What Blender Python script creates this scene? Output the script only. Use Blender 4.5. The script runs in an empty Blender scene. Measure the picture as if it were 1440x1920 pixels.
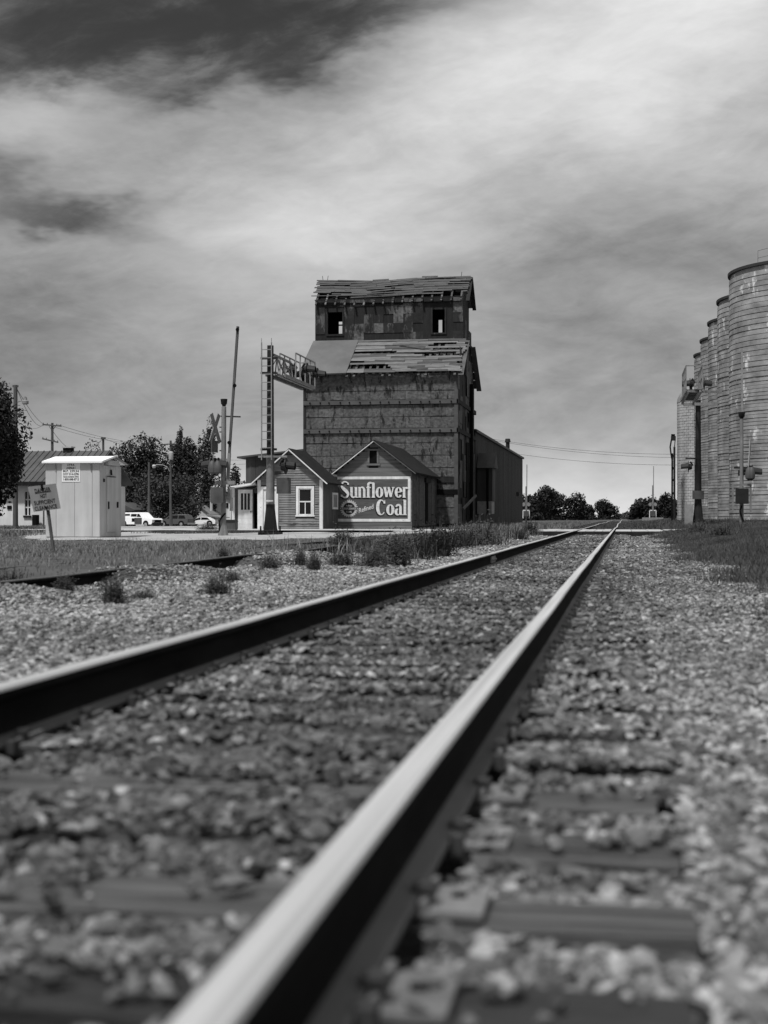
import bpy, math, random
import numpy as np
from mathutils import Vector, Matrix, Euler

random.seed(7); rng = np.random.default_rng(11)
sc = bpy.context.scene
C = sc.collection

# ------------------------------------------------------------------ camera, sky, sun, exposure
FPX = 2600.0; VX = 1170.0; HY = 970.0
TH = math.atan((VX - 720) / FPX)                 # the track runs this much to the right of the view axis
CZ = 0.725
CAM = Vector((0, 0, CZ))
FW = Vector((-math.sin(TH), math.cos(TH), 0)); RT = Vector((math.cos(TH), math.sin(TH), 0)); UP = Vector((0, 0, 1))
cd = bpy.data.cameras.new('camera'); cam = bpy.data.objects.new('camera', cd); C.objects.link(cam)
cam.location = CAM; cam.rotation_euler = (math.pi / 2, 0, TH)
cd.sensor_fit = 'HORIZONTAL'; cd.sensor_width = 36; cd.lens = FPX / 1440 * 36
cd.shift_y = (HY - 960) / 1440
cd.clip_start = 0.05; cd.clip_end = 6000
cd.dof.use_dof = True; cd.dof.focus_distance = 70; cd.dof.aperture_fstop = 3.3
sc.camera = cam

def ray(px, py): return FW + RT * ((px - 720) / FPX) + UP * ((HY - py) / FPX)
def at_d(px, py, d): return CAM + ray(px, py) * d
def at_y(px, py, y): r = ray(px, py); return CAM + r * (y / r.y)
def at_x(px, py, x): r = ray(px, py); return CAM + r * (x / r.x)
def at_z(px, py, z): r = ray(px, py); return CAM + r * ((z - CZ) / r.z)
def pix(x, y):
    f = -math.sin(TH) * x + math.cos(TH) * y
    return 720 + FPX * (math.cos(TH) * x + math.sin(TH) * y) / f

sc.view_settings.view_transform = 'Standard'; sc.view_settings.look = 'None'
sc.view_settings.exposure = 0.38; sc.view_settings.gamma = 1.0; sc.view_settings.use_curve_mapping = False
SUN_EL = math.radians(62); SUN_AZ = math.radians(205)     # azimuth clockwise from +Y: behind the camera, a little to its left
sun_dir = Vector((math.sin(SUN_AZ) * math.cos(SUN_EL), math.cos(SUN_AZ) * math.cos(SUN_EL), math.sin(SUN_EL)))

world = bpy.data.worlds.new('World'); sc.world = world; world.use_nodes = True
wt = world.node_tree; wt.nodes.clear()
def wn(t, **k):
    n = wt.nodes.new(t)
    for a, b in k.items(): setattr(n, a, b)
    return n
def wmath(op, a, b=None, c=None, clamp=False):
    n = wn('ShaderNodeMath', operation=op, use_clamp=clamp)
    for i, s in enumerate((a, b, c)):
        if s is None: continue
        if isinstance(s, (int, float)): n.inputs[i].default_value = s
        else: wt.links.new(s, n.inputs[i])
    return n.outputs[0]
def wvec(op, a, b):
    n = wn('ShaderNodeVectorMath', operation=op)
    for i, s in enumerate((a, b)):
        if isinstance(s, (tuple, list, Vector)): n.inputs[i].default_value = tuple(s)
        else: wt.links.new(s, n.inputs[i])
    return n.outputs['Value'] if op in ('DOT_PRODUCT', 'LENGTH') else n.outputs['Vector']
def wscale(a, s):
    n = wn('ShaderNodeVectorMath', operation='SCALE'); wt.links.new(a, n.inputs[0]); n.inputs['Scale'].default_value = s
    return n.outputs['Vector']
tc = wn('ShaderNodeTexCoord')
D0 = tc.outputs['Generated']
# streaky coordinates: along the view, across it, and height (the cloud bands are flat and long)
mp = wn('ShaderNodeMapping'); mp.inputs['Rotation'].default_value = (0.0, 0.35, -TH); mp.inputs['Scale'].default_value = (1.0, 1.0, 2.6)
wt.links.new(D0, mp.inputs['Vector'])
def wnoise(vec, scale, detail=5, rough=.55, dist=0.0):
    n = wn('ShaderNodeTexNoise'); n.inputs['Scale'].default_value = scale; n.inputs['Detail'].default_value = detail
    n.inputs['Roughness'].default_value = rough; n.inputs['Distortion'].default_value = dist
    wt.links.new(vec, n.inputs['Vector']); return n
warp = wnoise(mp.outputs[0], 5.5, 5, .6)
off = wscale(wvec('SUBTRACT', warp.outputs['Color'], (.5, .5, .5)), .11)
DW = wvec('ADD', D0, off)
def blob(px, py, sx, sy, rot=0.0):
    """a soft patch of sky round one direction; sx, sy its half sizes in thousandths of a radian"""
    c = ray(px, py).normalized(); dv = wvec('SUBTRACT', DW, c)
    ca, sa = math.cos(rot), math.sin(rot)
    u = wmath('MULTIPLY', wvec('DOT_PRODUCT', dv, RT * ca + UP * sa), 1000 / sx)
    v = wmath('MULTIPLY', wvec('DOT_PRODUCT', dv, UP * ca - RT * sa), 1000 / sy)
    w = wmath('MULTIPLY', wvec('DOT_PRODUCT', dv, FW), 2.0)
    r2 = wmath('ADD', wmath('ADD', wmath('MULTIPLY', u, u), wmath('MULTIPLY', v, v)), wmath('MULTIPLY', w, w))
    return wmath('POWER', 2.718, wmath('MULTIPLY', r2, -1.0))
n1 = wnoise(mp.outputs[0], 3.2, 7, .56, .6).outputs['Fac']
n2 = wnoise(mp.outputs[0], 11.0, 8, .62, .8).outputs['Fac']
n3 = wnoise(mp.outputs[0], 60.0, 4, .6).outputs['Fac']
def streaks(rot, su, sv, seed):
    ca, sa = math.cos(rot), math.sin(rot); cx = wn('ShaderNodeCombineXYZ')
    for i, (ax, s) in enumerate(((RT * ca + UP * sa, su), (UP * ca - RT * sa, sv), (FW, su))): wt.links.new(wmath('ADD', wmath('MULTIPLY', wvec('DOT_PRODUCT', DW2, ax), s), seed), cx.inputs[i])
    return wnoise(cx.outputs[0], 1.0, 9, .62, .35).outputs['Fac']
DW2 = wvec('ADD', D0, wscale(wvec('SUBTRACT', warp.outputs['Color'], (.5, .5, .5)), .05))
s1 = streaks(.38, 7.0, 34.0, 3.1); s2 = streaks(.06, 5.0, 42.0, 9.4)
sep0 = wn('ShaderNodeSeparateXYZ'); wt.links.new(D0, sep0.inputs[0])
hz = wmath('SUBTRACT', 1.0, wmath('MULTIPLY', sep0.outputs['Z'], 9.0), clamp=True)       # brighter air low over the horizon
lum = wmath('ADD', 2.15, wmath('MULTIPLY', wmath('SUBTRACT', n1, .5), 3.2))
lum = wmath('ADD', lum, wmath('MULTIPLY', wmath('SUBTRACT', n2, .5), 1.7))
lum = wmath('ADD', lum, wmath('MULTIPLY', wmath('SUBTRACT', n3, .5), .5))
amp = wmath('MINIMUM', wmath('ADD', .3, wmath('MULTIPLY', sep0.outputs['Z'], 2.4)), 1.0)        # the cloud texture flattens out towards the horizon
lum = wmath('ADD', lum, wmath('MULTIPLY', amp, wmath('ADD', wmath('MULTIPLY', wmath('SUBTRACT', s1, .5), 1.9), wmath('MULTIPLY', wmath('SUBTRACT', s2, .5), .7))))
zen = wmath('MULTIPLY', wmath('SUBTRACT', sep0.outputs['Z'], .28, clamp=True), 3.0)      # an overcast sky is brightest overhead
lum = wmath('ADD', lum, zen)
lum = wmath('ADD', lum, wmath('MULTIPLY', wmath('MULTIPLY', hz, hz), 3.7))
for (px, py, sx, sy, rot, amt) in [
        (1120, 80, 190, 60, .3, 2.5), (760, 250, 230, 42, .35, .6), (60, 220, 120, 34, .2, 1.7),
        (700, 440, 130, 40, 0, 1.5), (1380, 160, 80, 90, 0, 1.0), (450, 640, 120, 55, .15, .8),
        (130, 600, 180, 60, -.1, -1.0), (1180, 520, 140, 30, .1, -.25), (1350, 400, 120, 40, .1, -.4), (930, 640, 160, 40, .1, .35)]:
    lum = wmath('ADD', lum, wmath('MULTIPLY', blob(px, py, sx, sy, rot), amt))
gap = None
for (px, py, sx, sy, rot, amt) in [(330, 75, 160, 34, .12, 1.05), (560, 30, 120, 22, .3, .7), (40, 370, 75, 12, -.1, .55), (190, 400, 80, 16, -.35, .4), (60, 10, 90, 30, 0, .7), (400, 180, 90, 16, .35, .45)]:
    b = wmath('MULTIPLY', blob(px, py, sx, sy, rot), amt)
    gap = b if gap is None else wmath('ADD', gap, b)
n2c = wmath('MULTIPLY', wmath('SUBTRACT', wmath('ADD', wmath('MULTIPLY', n2, .5), wmath('MULTIPLY', s1, .5)), .3), 2.6, clamp=True)
gapn = wmath('MULTIPLY', gap, wmath('ADD', .22, wmath('MULTIPLY', n2c, 1.05)))
cover = wmath('POWER', 2.718, wmath('MULTIPLY', wmath('MULTIPLY', gapn, gapn), -3.4))
sky = wn('ShaderNodeTexSky'); sky.sky_type = 'NISHITA'; sky.sun_disc = False
sky.sun_elevation = SUN_EL; sky.sun_rotation = SUN_AZ; sky.air_density = 1.0; sky.dust_density = .6; sky.ozone_density = 1.5
seps = wn('ShaderNodeSeparateColor'); wt.links.new(sky.outputs[0], seps.inputs[0])
clear = wmath('MULTIPLY', seps.outputs[0], .22)               # monochrome, seen as through a red filter
mx = wn('ShaderNodeMix', data_type='FLOAT')
wt.links.new(cover, mx.inputs[0]); wt.links.new(clear, mx.inputs[2]); wt.links.new(wmath('MAXIMUM', lum, .5), mx.inputs[3])
cc = wn('ShaderNodeCombineColor')
for i in range(3): wt.links.new(mx.outputs[0], cc.inputs[i])
bg = wn('ShaderNodeBackground'); bg.inputs['Strength'].default_value = 0.11
wo = wn('ShaderNodeOutputWorld')
wt.links.new(cc.outputs[0], bg.inputs['Color']); wt.links.new(bg.outputs[0], wo.inputs['Surface'])

sl = bpy.data.lights.new('sun', 'SUN'); sl.energy = 3.2; sl.angle = math.radians(5); sl.color = (1, 1, 1)
sun = bpy.data.objects.new('sun', sl); C.objects.link(sun); sun.location = (0, -20, 60)
sun.rotation_euler = sun_dir.to_track_quat('Z', 'Y').to_euler()

# ------------------------------------------------------------------ materials (the photograph is black and white: every colour is a grey)
MATS = {}
def M(name, c0, c1=None, scale=3.0, st=(1, 1, 1), rough=.85, metal=0.0, bump=0.0, bscale=None, rnd=0.0, streak=None, spots=None, detail=6, spec=.3, lo=.3, hi=.7, tone=False):
    """grey material: noise between c0 and c1 in world space; rnd = brightness spread per object; spots = (colour, scale, threshold, stretch)"""
    m = bpy.data.materials.new(name); m.use_nodes = True; t = m.node_tree; t.nodes.clear()
    L = t.links.new
    o = t.nodes.new('ShaderNodeOutputMaterial'); p = t.nodes.new('ShaderNodeBsdfPrincipled'); L(p.outputs[0], o.inputs[0])
    p.inputs['Roughness'].default_value = rough; p.inputs['Metallic'].default_value = metal; p.inputs['Specular IOR Level'].default_value = spec
    g = t.nodes.new('ShaderNodeNewGeometry'); mpn = t.nodes.new('ShaderNodeMapping'); mpn.inputs['Scale'].default_value = st
    L(g.outputs['Position'], mpn.inputs['Vector'])
    def noise(vec, s, d=detail, r=.6):
        n = t.nodes.new('ShaderNodeTexNoise'); n.inputs['Scale'].default_value = s; n.inputs['Detail'].default_value = d; n.inputs['Roughness'].default_value = r
        L(vec, n.inputs['Vector']); return n.outputs['Fac']
    def mr(v, a, b, c, d):
        n = t.nodes.new('ShaderNodeMapRange'); L(v, n.inputs[0])
        for i, x in enumerate((a, b, c, d)): n.inputs[i + 1].default_value = x
        return n.outputs[0]
    def mth(op, a, b):
        n = t.nodes.new('ShaderNodeMath'); n.operation = op
        for i, s in enumerate((a, b)):
            if isinstance(s, (int, float)): n.inputs[i].default_value = s
            else: L(s, n.inputs[i])
        return n.outputs[0]
    c1 = c0 if c1 is None else c1
    v = mr(noise(mpn.outputs[0], scale), lo, hi, c0, c1)
    if spots:
        m2 = t.nodes.new('ShaderNodeMapping'); m2.inputs['Scale'].default_value = spots[3] if len(spots) > 3 else (1, 1, 1); L(g.outputs['Position'], m2.inputs['Vector'])
        f = mr(noise(m2.outputs[0], spots[1], 8, .68), spots[2], spots[2] + .06, 0, 1)
        mixn = t.nodes.new('ShaderNodeMix'); mixn.data_type = 'FLOAT'; L(f, mixn.inputs[0]); L(v, mixn.inputs[2]); mixn.inputs[3].default_value = spots[0]
        v = mixn.outputs[0]
    if streak:                                       # (strength, horizontal scale): vertical weather stains
        m3 = t.nodes.new('ShaderNodeMapping'); m3.inputs['Scale'].default_value = (1, 1, .12); L(g.outputs['Position'], m3.inputs['Vector'])
        v = mth('MULTIPLY', v, mr(noise(m3.outputs[0], streak[1], 5, .6), .35, .65, 1 - streak[0], 1 + streak[0] * .5))
    if rnd:
        oi = t.nodes.new('ShaderNodeObjectInfo'); v = mth('MULTIPLY', v, mr(oi.outputs['Random'], 0, 1, 1 - rnd, 1 + rnd))
    if tone:
        a = t.nodes.new('ShaderNodeAttribute'); a.attribute_type = 'INSTANCER'; a.attribute_name = 'tone'
        v = mth('MULTIPLY', v, a.outputs['Fac'])
    cb = t.nodes.new('ShaderNodeCombineColor')
    for i in range(3): L(v, cb.inputs[i])
    L(cb.outputs[0], p.inputs['Base Color'])
    if bump:
        bn = t.nodes.new('ShaderNodeBump'); bn.inputs['Strength'].default_value = bump; bn.inputs['Distance'].default_value = .02
        L(noise(mpn.outputs[0], bscale or scale * 3, 5), bn.inputs['Height']); L(bn.outputs[0], p.inputs['Normal'])
    MATS[name] = m; return m

m_rock = M('crushed stone', .1, .28, 14, rough=.9, bump=.3, tone=True)
m_dirt = M('dirty ballast bed', .02, .055, 6, bump=.6, detail=8)
m_ground = M('dry soil', .03, .075, 1.2, bump=.5, detail=9)
m_lot = M('pale gravel lot', .24, .37, 1.5, bump=.5, bscale=25, detail=9, spots=(.12, .25, .6))
m_road = M('worn road surface', .3, .42, .8, st=(.3, 1, 1), bump=.2, detail=8)
m_conc = M('weathered concrete', .33, .46, 2.5, bump=.2, detail=8)
m_tie = M('old tie timber', .012, .095, 5, st=(.5, 9, 9), bump=.8, rnd=.5, detail=8)
m_plate = M('dusty steel plate', .09, .17, 9, rough=.7, bump=.15, rnd=.3)
m_spike = M('rusty spike', .02, .05, 12)
m_rust = M('dark rail rust', .004, .012, 5, st=(1, .3, 1), rough=.85, bump=.15, spec=.04)
m_foot = M('dusty rail foot', .05, .11, 4, st=(1, .3, 1), rough=.8)
m_shine = M('polished railhead', .5, .92, 3, st=(20, .15, 1), rough=.33, metal=.6, spec=.5)
m_rusttop = M('dull rust railhead', .05, .1, 4, rough=.7)
m_tin = M('aged tin cladding', .045, .135, 5.5, st=(1, 1, 1.3), rough=.7, rnd=.13, streak=(.2, 3), spots=(.014, 2.2, .548, (1.4, 1, .45)), bump=.15, detail=10, lo=.33, hi=.66)
m_peel = M('peeling dark cladding', .01, .024, 4, rough=.8, rnd=.25, spots=(.085, 1.5, .515, (1.7, 1, .6)), detail=9, streak=(.3, 5))
m_tindk = M('rusted dark cladding', .008, .022, 3, rough=.8, rnd=.3, spots=(.06, 2.4, .58, (1.3, 1, .5)), detail=9)
m_wooddk = M('old dark boards', .008, .022, 3, st=(3, 3, .5), rnd=.3)
m_band = M('weathered beam', .06, .11, 2, st=(.4, 1, 1), rnd=.15)
m_board = M('bleached roof board', .06, .19, 4, st=(.5, 8, 8), rnd=.22, bump=.4)
m_boarddk = M('grey roof board', .03, .1, 4, st=(.5, 8, 8), rnd=.25, bump=.4)
m_rafter = M('bare rafter wood', .07, .15, 4, rnd=.25)
m_sheet = M('plain sheet roof', .085, .125, .9, rough=.6, spots=(.1, 1.4, .67))
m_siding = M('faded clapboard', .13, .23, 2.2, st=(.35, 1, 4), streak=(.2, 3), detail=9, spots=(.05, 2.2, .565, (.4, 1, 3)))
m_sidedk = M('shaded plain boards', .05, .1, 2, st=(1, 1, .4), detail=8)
m_coalwd = M('coal shed boards', .085, .17, 1.8, st=(.3, 1, 5), spots=(.045, 1.6, .63), detail=9, rnd=.12)
m_signbg = M('dark sign paint', .06, .105, 2.2, st=(.5, 1, 4), spots=(.03, 2.2, .6, (.7, 1, 2.5)), detail=9)
m_white = M('white trim paint', .55, .74, 3, spots=(.28, 3, .62), streak=(.16, 4))
m_letter = M('cream sign lettering', .5, .75, 3.2, st=(.7, 1, 4), spots=(.2, 5, .6, (.5, 1, 3)))
m_letdim = M('faded grey lettering', .34, .5, 5)
m_black = M('black sign paint', .008, .014, 3)
m_roofdk = M('dark shingle roof', .01, .024, 4, rough=.95, bump=.3, bscale=9, spec=.1)
m_glass = M('dark window glass', .005, .01, 1, rough=.08, spec=.22)
m_dark = M('dark interior', .006, .01, 2, spec=.05)
m_shed = M('corrugated warehouse metal', .03, .06, .6, st=(1, 1, .3), rough=.65, streak=(.3, 1.2), rnd=.12)
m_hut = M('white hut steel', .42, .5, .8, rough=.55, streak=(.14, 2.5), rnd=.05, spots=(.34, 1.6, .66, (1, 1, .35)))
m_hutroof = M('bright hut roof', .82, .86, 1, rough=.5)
m_signface = M('weathered sign face', .17, .24, 3, streak=(.12, 8))
m_galv = M('galvanised steel', .2, .3, 5, rough=.5, metal=.3)
m_mast = M('dull aluminium mast', .16, .24, 3, rough=.5, metal=.2, streak=(.2, 6))
m_steeldk = M('dark steel', .008, .018, 4, rough=.6)
m_greyp = M('grey equipment paint', .05, .085, 3, rough=.6, streak=(.15, 5))
m_silo = M('silo plaster', .22, .34, .55, st=(1, 1, 1.6), spots=(.72, .8, .55, (1.6, 1.6, .8)), streak=(.25, .9), detail=9)
m_hoop = M('silo course', .14, .36, .9, st=(1, 1, 2), spots=(.62, 1.0, .588, (1.7, 1.7, .9)), detail=9, streak=(.25, .9), bump=.3)
m_rim = M('silo rim', .03, .05, 1)
m_stave = M('pale stave block', .3, .46, 1.4, st=(1, 1, 1.5), streak=(.3, .9), detail=8)
m_bark = M('bark', .03, .06, 6, st=(4, 4, 1), bump=.6)
m_pole = M('weathered pole wood', .05, .1, 3, st=(6, 6, .5))
m_leaf = M('tree leaves', .012, .036, 1.2, rough=.8, spec=.15)
m_leafl = M('lighter tree leaves', .02, .055, 1.2, rough=.8, spec=.15)
m_bush = M('dark bush leaves', .03, .068, .8, rough=.8, spec=.15)
m_grass = M('summer grass', .08, .24, 1.6, rough=.8, detail=9, spec=.1)
m_grassdk = M('dense green grass', .04, .12, .6, rough=.8, detail=9, spec=.1)
m_weed = M('green weed', .028, .08, 5, rough=.8, spec=.15)
m_straw = M('dry straw weed', .16, .32, 5, rough=.8, spec=.1)
m_carwhite = M('white car paint', .78, .8, 1, rough=.25, spec=.5)
m_cargrey = M('grey car paint', .08, .1, 1, rough=.25, spec=.6, metal=.3)
m_tyre = M('tyre rubber', .012, .02, 5)
m_chrome = M('bright metal', .5, .6, 3, rough=.3, metal=.8)
m_housew = M('house paint', .4, .5, 1, streak=(.1, 2))
m_metalroof = M('ribbed roof metal', .05, .085, 1, rough=.5)
m_farwhite = M('whitewashed wall', .58, .7, .8, streak=(.1, 2))
m_wire = M('wire', .05, .05, 1)

# ------------------------------------------------------------------ mesh builder
ORG = {}
class B:
    def __init__(s): s.v = []; s.f = []; s.m = []
    def add(s, vs, fs, m=0):
        n = len(s.v); s.v += [tuple(p) for p in vs]; s.f += [tuple(i + n for i in f) for f in fs]; s.m += [m] * len(fs); return s
    def box(s, x0, x1, y0, y1, z0, z1, m=0):
        return s.add([(x0, y0, z0), (x1, y0, z0), (x1, y1, z0), (x0, y1, z0), (x0, y0, z1), (x1, y0, z1), (x1, y1, z1), (x0, y1, z1)],
                     [(3, 2, 1, 0), (4, 5, 6, 7), (0, 1, 5, 4), (1, 2, 6, 5), (2, 3, 7, 6), (3, 0, 4, 7)], m)
    def bar(s, p0, p1, w, h, up=(0, 0, 1), m=0):
        p0, p1 = Vector(p0), Vector(p1); d = (p1 - p0).normalized(); u = Vector(up)
        if abs(d.dot(u)) > .97: u = Vector((0, 1, 0))
        a = d.cross(u).normalized() * w / 2; b = a.cross(d).normalized() * h / 2
        vs = [p0 - a - b, p0 + a - b, p0 + a + b, p0 - a + b, p1 - a - b, p1 + a - b, p1 + a + b, p1 - a + b]
        return s.add(vs, [(0, 1, 2, 3), (7, 6, 5, 4), (4, 5, 1, 0), (5, 6, 2, 1), (6, 7, 3, 2), (7, 4, 0, 3)], m)
    def tube(s, p0, p1, r0, r1=None, n=8, m=0):
        p0, p1 = Vector(p0), Vector(p1); r1 = r0 if r1 is None else r1; d = (p1 - p0).normalized()
        a = d.orthogonal().normalized(); b = d.cross(a); vs = []
        for p, r in ((p0, r0), (p1, r1)):
            for i in range(n):
                t = 2 * math.pi * i / n; vs.append(p + (a * math.cos(t) + b * math.sin(t)) * r)
        fs = [(i, (i + 1) % n, n + (i + 1) % n, n + i) for i in range(n)] + [tuple(range(n - 1, -1, -1)), tuple(range(n, 2 * n))]
        return s.add(vs, fs, m)
    def path(s, pts, r, n=6, m=0):
        for a, b in zip(pts[:-1], pts[1:]): s.tube(a, b, r, r, n, m)
        return s
    def prism(s, poly, fn, d0, d1, m=0):
        n = len(poly); vs = [fn(a, b, d0) for a, b in poly] + [fn(a, b, d1) for a, b in poly]
        return s.add(vs, [tuple(range(n)), tuple(range(2 * n - 1, n - 1, -1))] + [(i, n + i, n + (i + 1) % n, (i + 1) % n) for i in range(n)], m)
    def lathe(s, prof, c, n=24, m=0, cap=True):
        vs = []
        for r, z in prof:
            for i in range(n):
                t = 2 * math.pi * i / n; vs.append((c[0] + r * math.cos(t), c[1] + r * math.sin(t), c[2] + z))
        fs = []
        for k in range(len(prof) - 1):
            fs += [(k * n + i, k * n + (i + 1) % n, (k + 1) * n + (i + 1) % n, (k + 1) * n + i) for i in range(n)]
        if cap: fs += [tuple(range(n - 1, -1, -1)), tuple((len(prof) - 1) * n + i for i in range(n))]
        return s.add(vs, fs, m)
    def wall(s, O, U, N, w, h, holes=(), th=.12, m=0):
        """a wall of thickness th behind the plane through O (U to the right, N out of the face), with rectangular holes (u0, u1, v0, v1)"""
        O, U, N = Vector(O), Vector(U).normalized(), Vector(N).normalized(); V = Vector((0, 0, 1))
        us = sorted({0, w, *[x for q in holes for x in q[:2]]}); vs_ = sorted({0, h, *[x for q in holes for x in q[2:]]})
        solid = lambda i, j: 0 <= i < len(us) - 1 and 0 <= j < len(vs_) - 1 and not any(q[0] - 1e-6 <= us[i] and us[i + 1] <= q[1] + 1e-6 and q[2] - 1e-6 <= vs_[j] and vs_[j + 1] <= q[3] + 1e-6 for q in holes)
        P = lambda u, v, d: O + U * u + V * v - N * d
        for i in range(len(us) - 1):
            for j in range(len(vs_) - 1):
                if not solid(i, j): continue
                a, b, c, d = us[i], us[i + 1], vs_[j], vs_[j + 1]
                s.add([P(a, c, 0), P(b, c, 0), P(b, d, 0), P(a, d, 0)], [(0, 1, 2, 3)], m); s.add([P(a, c, th), P(b, c, th), P(b, d, th), P(a, d, th)], [(3, 2, 1, 0)], m)
                for di, dj, q in ((-1, 0, ((a, c), (a, d))), (1, 0, ((b, d), (b, c))), (0, -1, ((b, c), (a, c))), (0, 1, ((a, d), (b, d)))):
                    if not solid(i + di, j + dj):
                        (u0, v0), (u1, v1) = q; s.add([P(u0, v0, 0), P(u1, v1, 0), P(u1, v1, th), P(u0, v0, th)], [(0, 1, 2, 3)], m)
        return s
    def mesh(s, name, mats, smooth=False, shift=None):
        me = bpy.data.meshes.new(name)
        v = s.v if shift is None else [(p[0] - shift[0], p[1] - shift[1], p[2] - shift[2]) for p in s.v]
        me.from_pydata(v, [], s.f)
        for mt in (mats if isinstance(mats, (list, tuple)) else [mats]): me.materials.append(mt)
        if any(s.m): me.polygons.foreach_set('material_index', s.m)
        if smooth:
            me.polygons.foreach_set('use_smooth', [True] * len(s.f)); me.set_sharp_from_angle(angle=math.radians(38))
        me.update(); return me
    def obj(s, name, mats, parent=None, smooth=False, origin=None, local=False, kind=None):
        """one mesh object; points are given in world space (local=True: in the parent's space)"""
        org = Vector((0, 0, 0)) if local else (ORG[parent.name] if parent else Vector(origin) if origin is not None else Vector((0, 0, 0)))
        o = bpy.data.objects.new(name, s.mesh(name, mats, smooth, org)); C.objects.link(o)
        if parent: o.parent = parent
        else: o.location = org
        ORG[o.name] = org
        if kind: o['kind'] = kind
        return o
def link(name, me, parent=None, loc=(0, 0, 0), rot=(0, 0, 0), scale=(1, 1, 1), kind=None):
    o = bpy.data.objects.new(name, me); C.objects.link(o); o.location = loc; o.rotation_euler = rot; o.scale = scale
    if parent: o.parent = parent
    if kind: o['kind'] = kind
    ORG[o.name] = ORG[parent.name] if parent else Vector(loc)
    return o
def tag(o, label, cat, group=None):
    o['label'] = label; o['category'] = cat
    if group: o['group'] = group
    return o
def thing(name, label, cat, loc, group=None, rz=0.0):
    o = bpy.data.objects.new(name, None); C.objects.link(o); o.location = loc; o.rotation_euler = (0, 0, rz); o.empty_display_size = .3
    ORG[o.name] = Vector(loc); return tag(o, label, cat, group)
def np_mesh(name, V, F, mat, kind=None, parent=None, smooth=False):
    V = np.asarray(V, dtype=np.float32); F = np.asarray(F, dtype=np.int32); k = F.shape[1]
    me = bpy.data.meshes.new(name); me.vertices.add(len(V)); me.vertices.foreach_set('co', V.ravel())
    me.loops.add(F.size); me.loops.foreach_set('vertex_index', F.ravel()); me.polygons.add(len(F))
    me.polygons.foreach_set('loop_start', np.arange(0, F.size, k, dtype=np.int32))
    me.update(calc_edges=True); me.materials.append(mat)
    if parent is None and kind is None: return me
    return link(name, me, parent, kind=kind)
def text_mesh(name, body, size, mat, fn, parent, width=None, bold=0.0, shear=0.0, align='CENTER', spacing=1.0, sx=1.0):
    """flat lettering; fn(x, y) puts a point of the text plane into the world"""
    cu = bpy.data.curves.new(name, 'FONT'); cu.body = body; cu.size = size; cu.align_x = align; cu.offset = bold; cu.shear = shear; cu.space_character = spacing; cu.resolution_u = 3
    ob = bpy.data.objects.new(name + '_curve', cu); C.objects.link(ob); dg = bpy.context.evaluated_depsgraph_get(); dg.update()
    me0 = bpy.data.meshes.new_from_object(ob.evaluated_get(dg)); bpy.data.objects.remove(ob)
    xs = [v.co.x for v in me0.vertices]; k = sx
    if width and xs: k = width / (max(xs) - min(xs))
    b = B(); b.add([fn(v.co.x * k, v.co.y) for v in me0.vertices], [tuple(p.vertices) for p in me0.polygons]); bpy.data.meshes.remove(me0)
    return b.obj(name, mat, parent)
def sstep(a, b, x): t = np.clip((x - a) / (b - a), 0, 1); return t * t * (3 - 2 * t)

# ------------------------------------------------------------------ terrain
XR, XL, XC = -.443, -1.950, -1.1965
def H(x, y):
    x = np.asarray(x, float); y = np.asarray(y, float)
    lot = .13 * sstep(40, 54, y)
    tw = 1 - sstep(1.55, 3.2, np.abs(x - XC))                       # the ballast trough under the main track
    h = -.075 + (lot + .03) * (1 - tw * (1 - sstep(64, 90, y)))
    h = h + .07 * (sstep(-5.4, -8.5, x)) * (1 - sstep(40, 54, y))
    hump = 1 - np.maximum.reduce([sstep(a - .5, a + .3, y) * (1 - sstep(b - .3, b + .5, y)) for a, b in ((12.6, 15.2), (17.6, 20.6), (25, 39))])
    hump = np.where(x < -6.6, np.maximum(hump, .8), hump)
    h = h + .125 * hump * sstep(-4.6, -5.5, x) * sstep(-14, -8, x) * (1 - sstep(25, 37, y)) * sstep(3, 8, y)
    h = h + .33 * sstep(1.2, 5.5, x) * sstep(6, 45, y) * (1 - .35 * sstep(56.0, 57, y) * (1 - sstep(64, 65, y)))
    h = h - .62 * sstep(92, 185, y) * sstep(-20, -45, x) - .1 * sstep(70, 140, y) * sstep(-3, -8, x)
    h = h + .02 * np.sin(x * 1.7 + .3 * y) * np.sin(y * .9) * (1 - tw) * (1 - sstep(100, 200, y))
    return h
def hz_(x, y): return float(H(x, y))
def sheet(name, xs, ys, mat, lift=0.0, zf=None):
    X, Y = np.meshgrid(xs, ys); Z = (H(X, Y) if zf is None else zf(X, Y)) + lift
    V = np.stack([X, Y, Z], -1).reshape(-1, 3); nx, ny = len(xs), len(ys)
    i = np.arange(nx * ny).reshape(ny, nx); F = np.stack([i[:-1, :-1], i[:-1, 1:], i[1:, 1:], i[1:, :-1]], -1).reshape(-1, 4)
    return np_mesh(name, V, F, mat, kind='structure')
gx = np.concatenate([np.linspace(-2500, -300, 12), np.linspace(-250, -60, 20), np.linspace(-55, -12, 60), np.linspace(-11.5, 8, 80), np.linspace(9, 40, 30), np.linspace(60, 300, 10), np.linspace(500, 2500, 8)])
gy = np.concatenate([np.linspace(-60, -5, 8), np.linspace(-4, 30, 90), np.linspace(30.5, 72, 90), np.linspace(73, 200, 70), np.linspace(215, 500, 20), np.linspace(600, 4500, 14)])
sheet('ground', gx, gy, m_ground)
ball_x = np.linspace(-6.1, 1.5, 40); ball_y = np.concatenate([np.linspace(-4, 20, 70), np.linspace(20.5, 56.6, 50)])
sheet('ballast_bed', ball_x, ball_y, m_dirt, .006)
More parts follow.
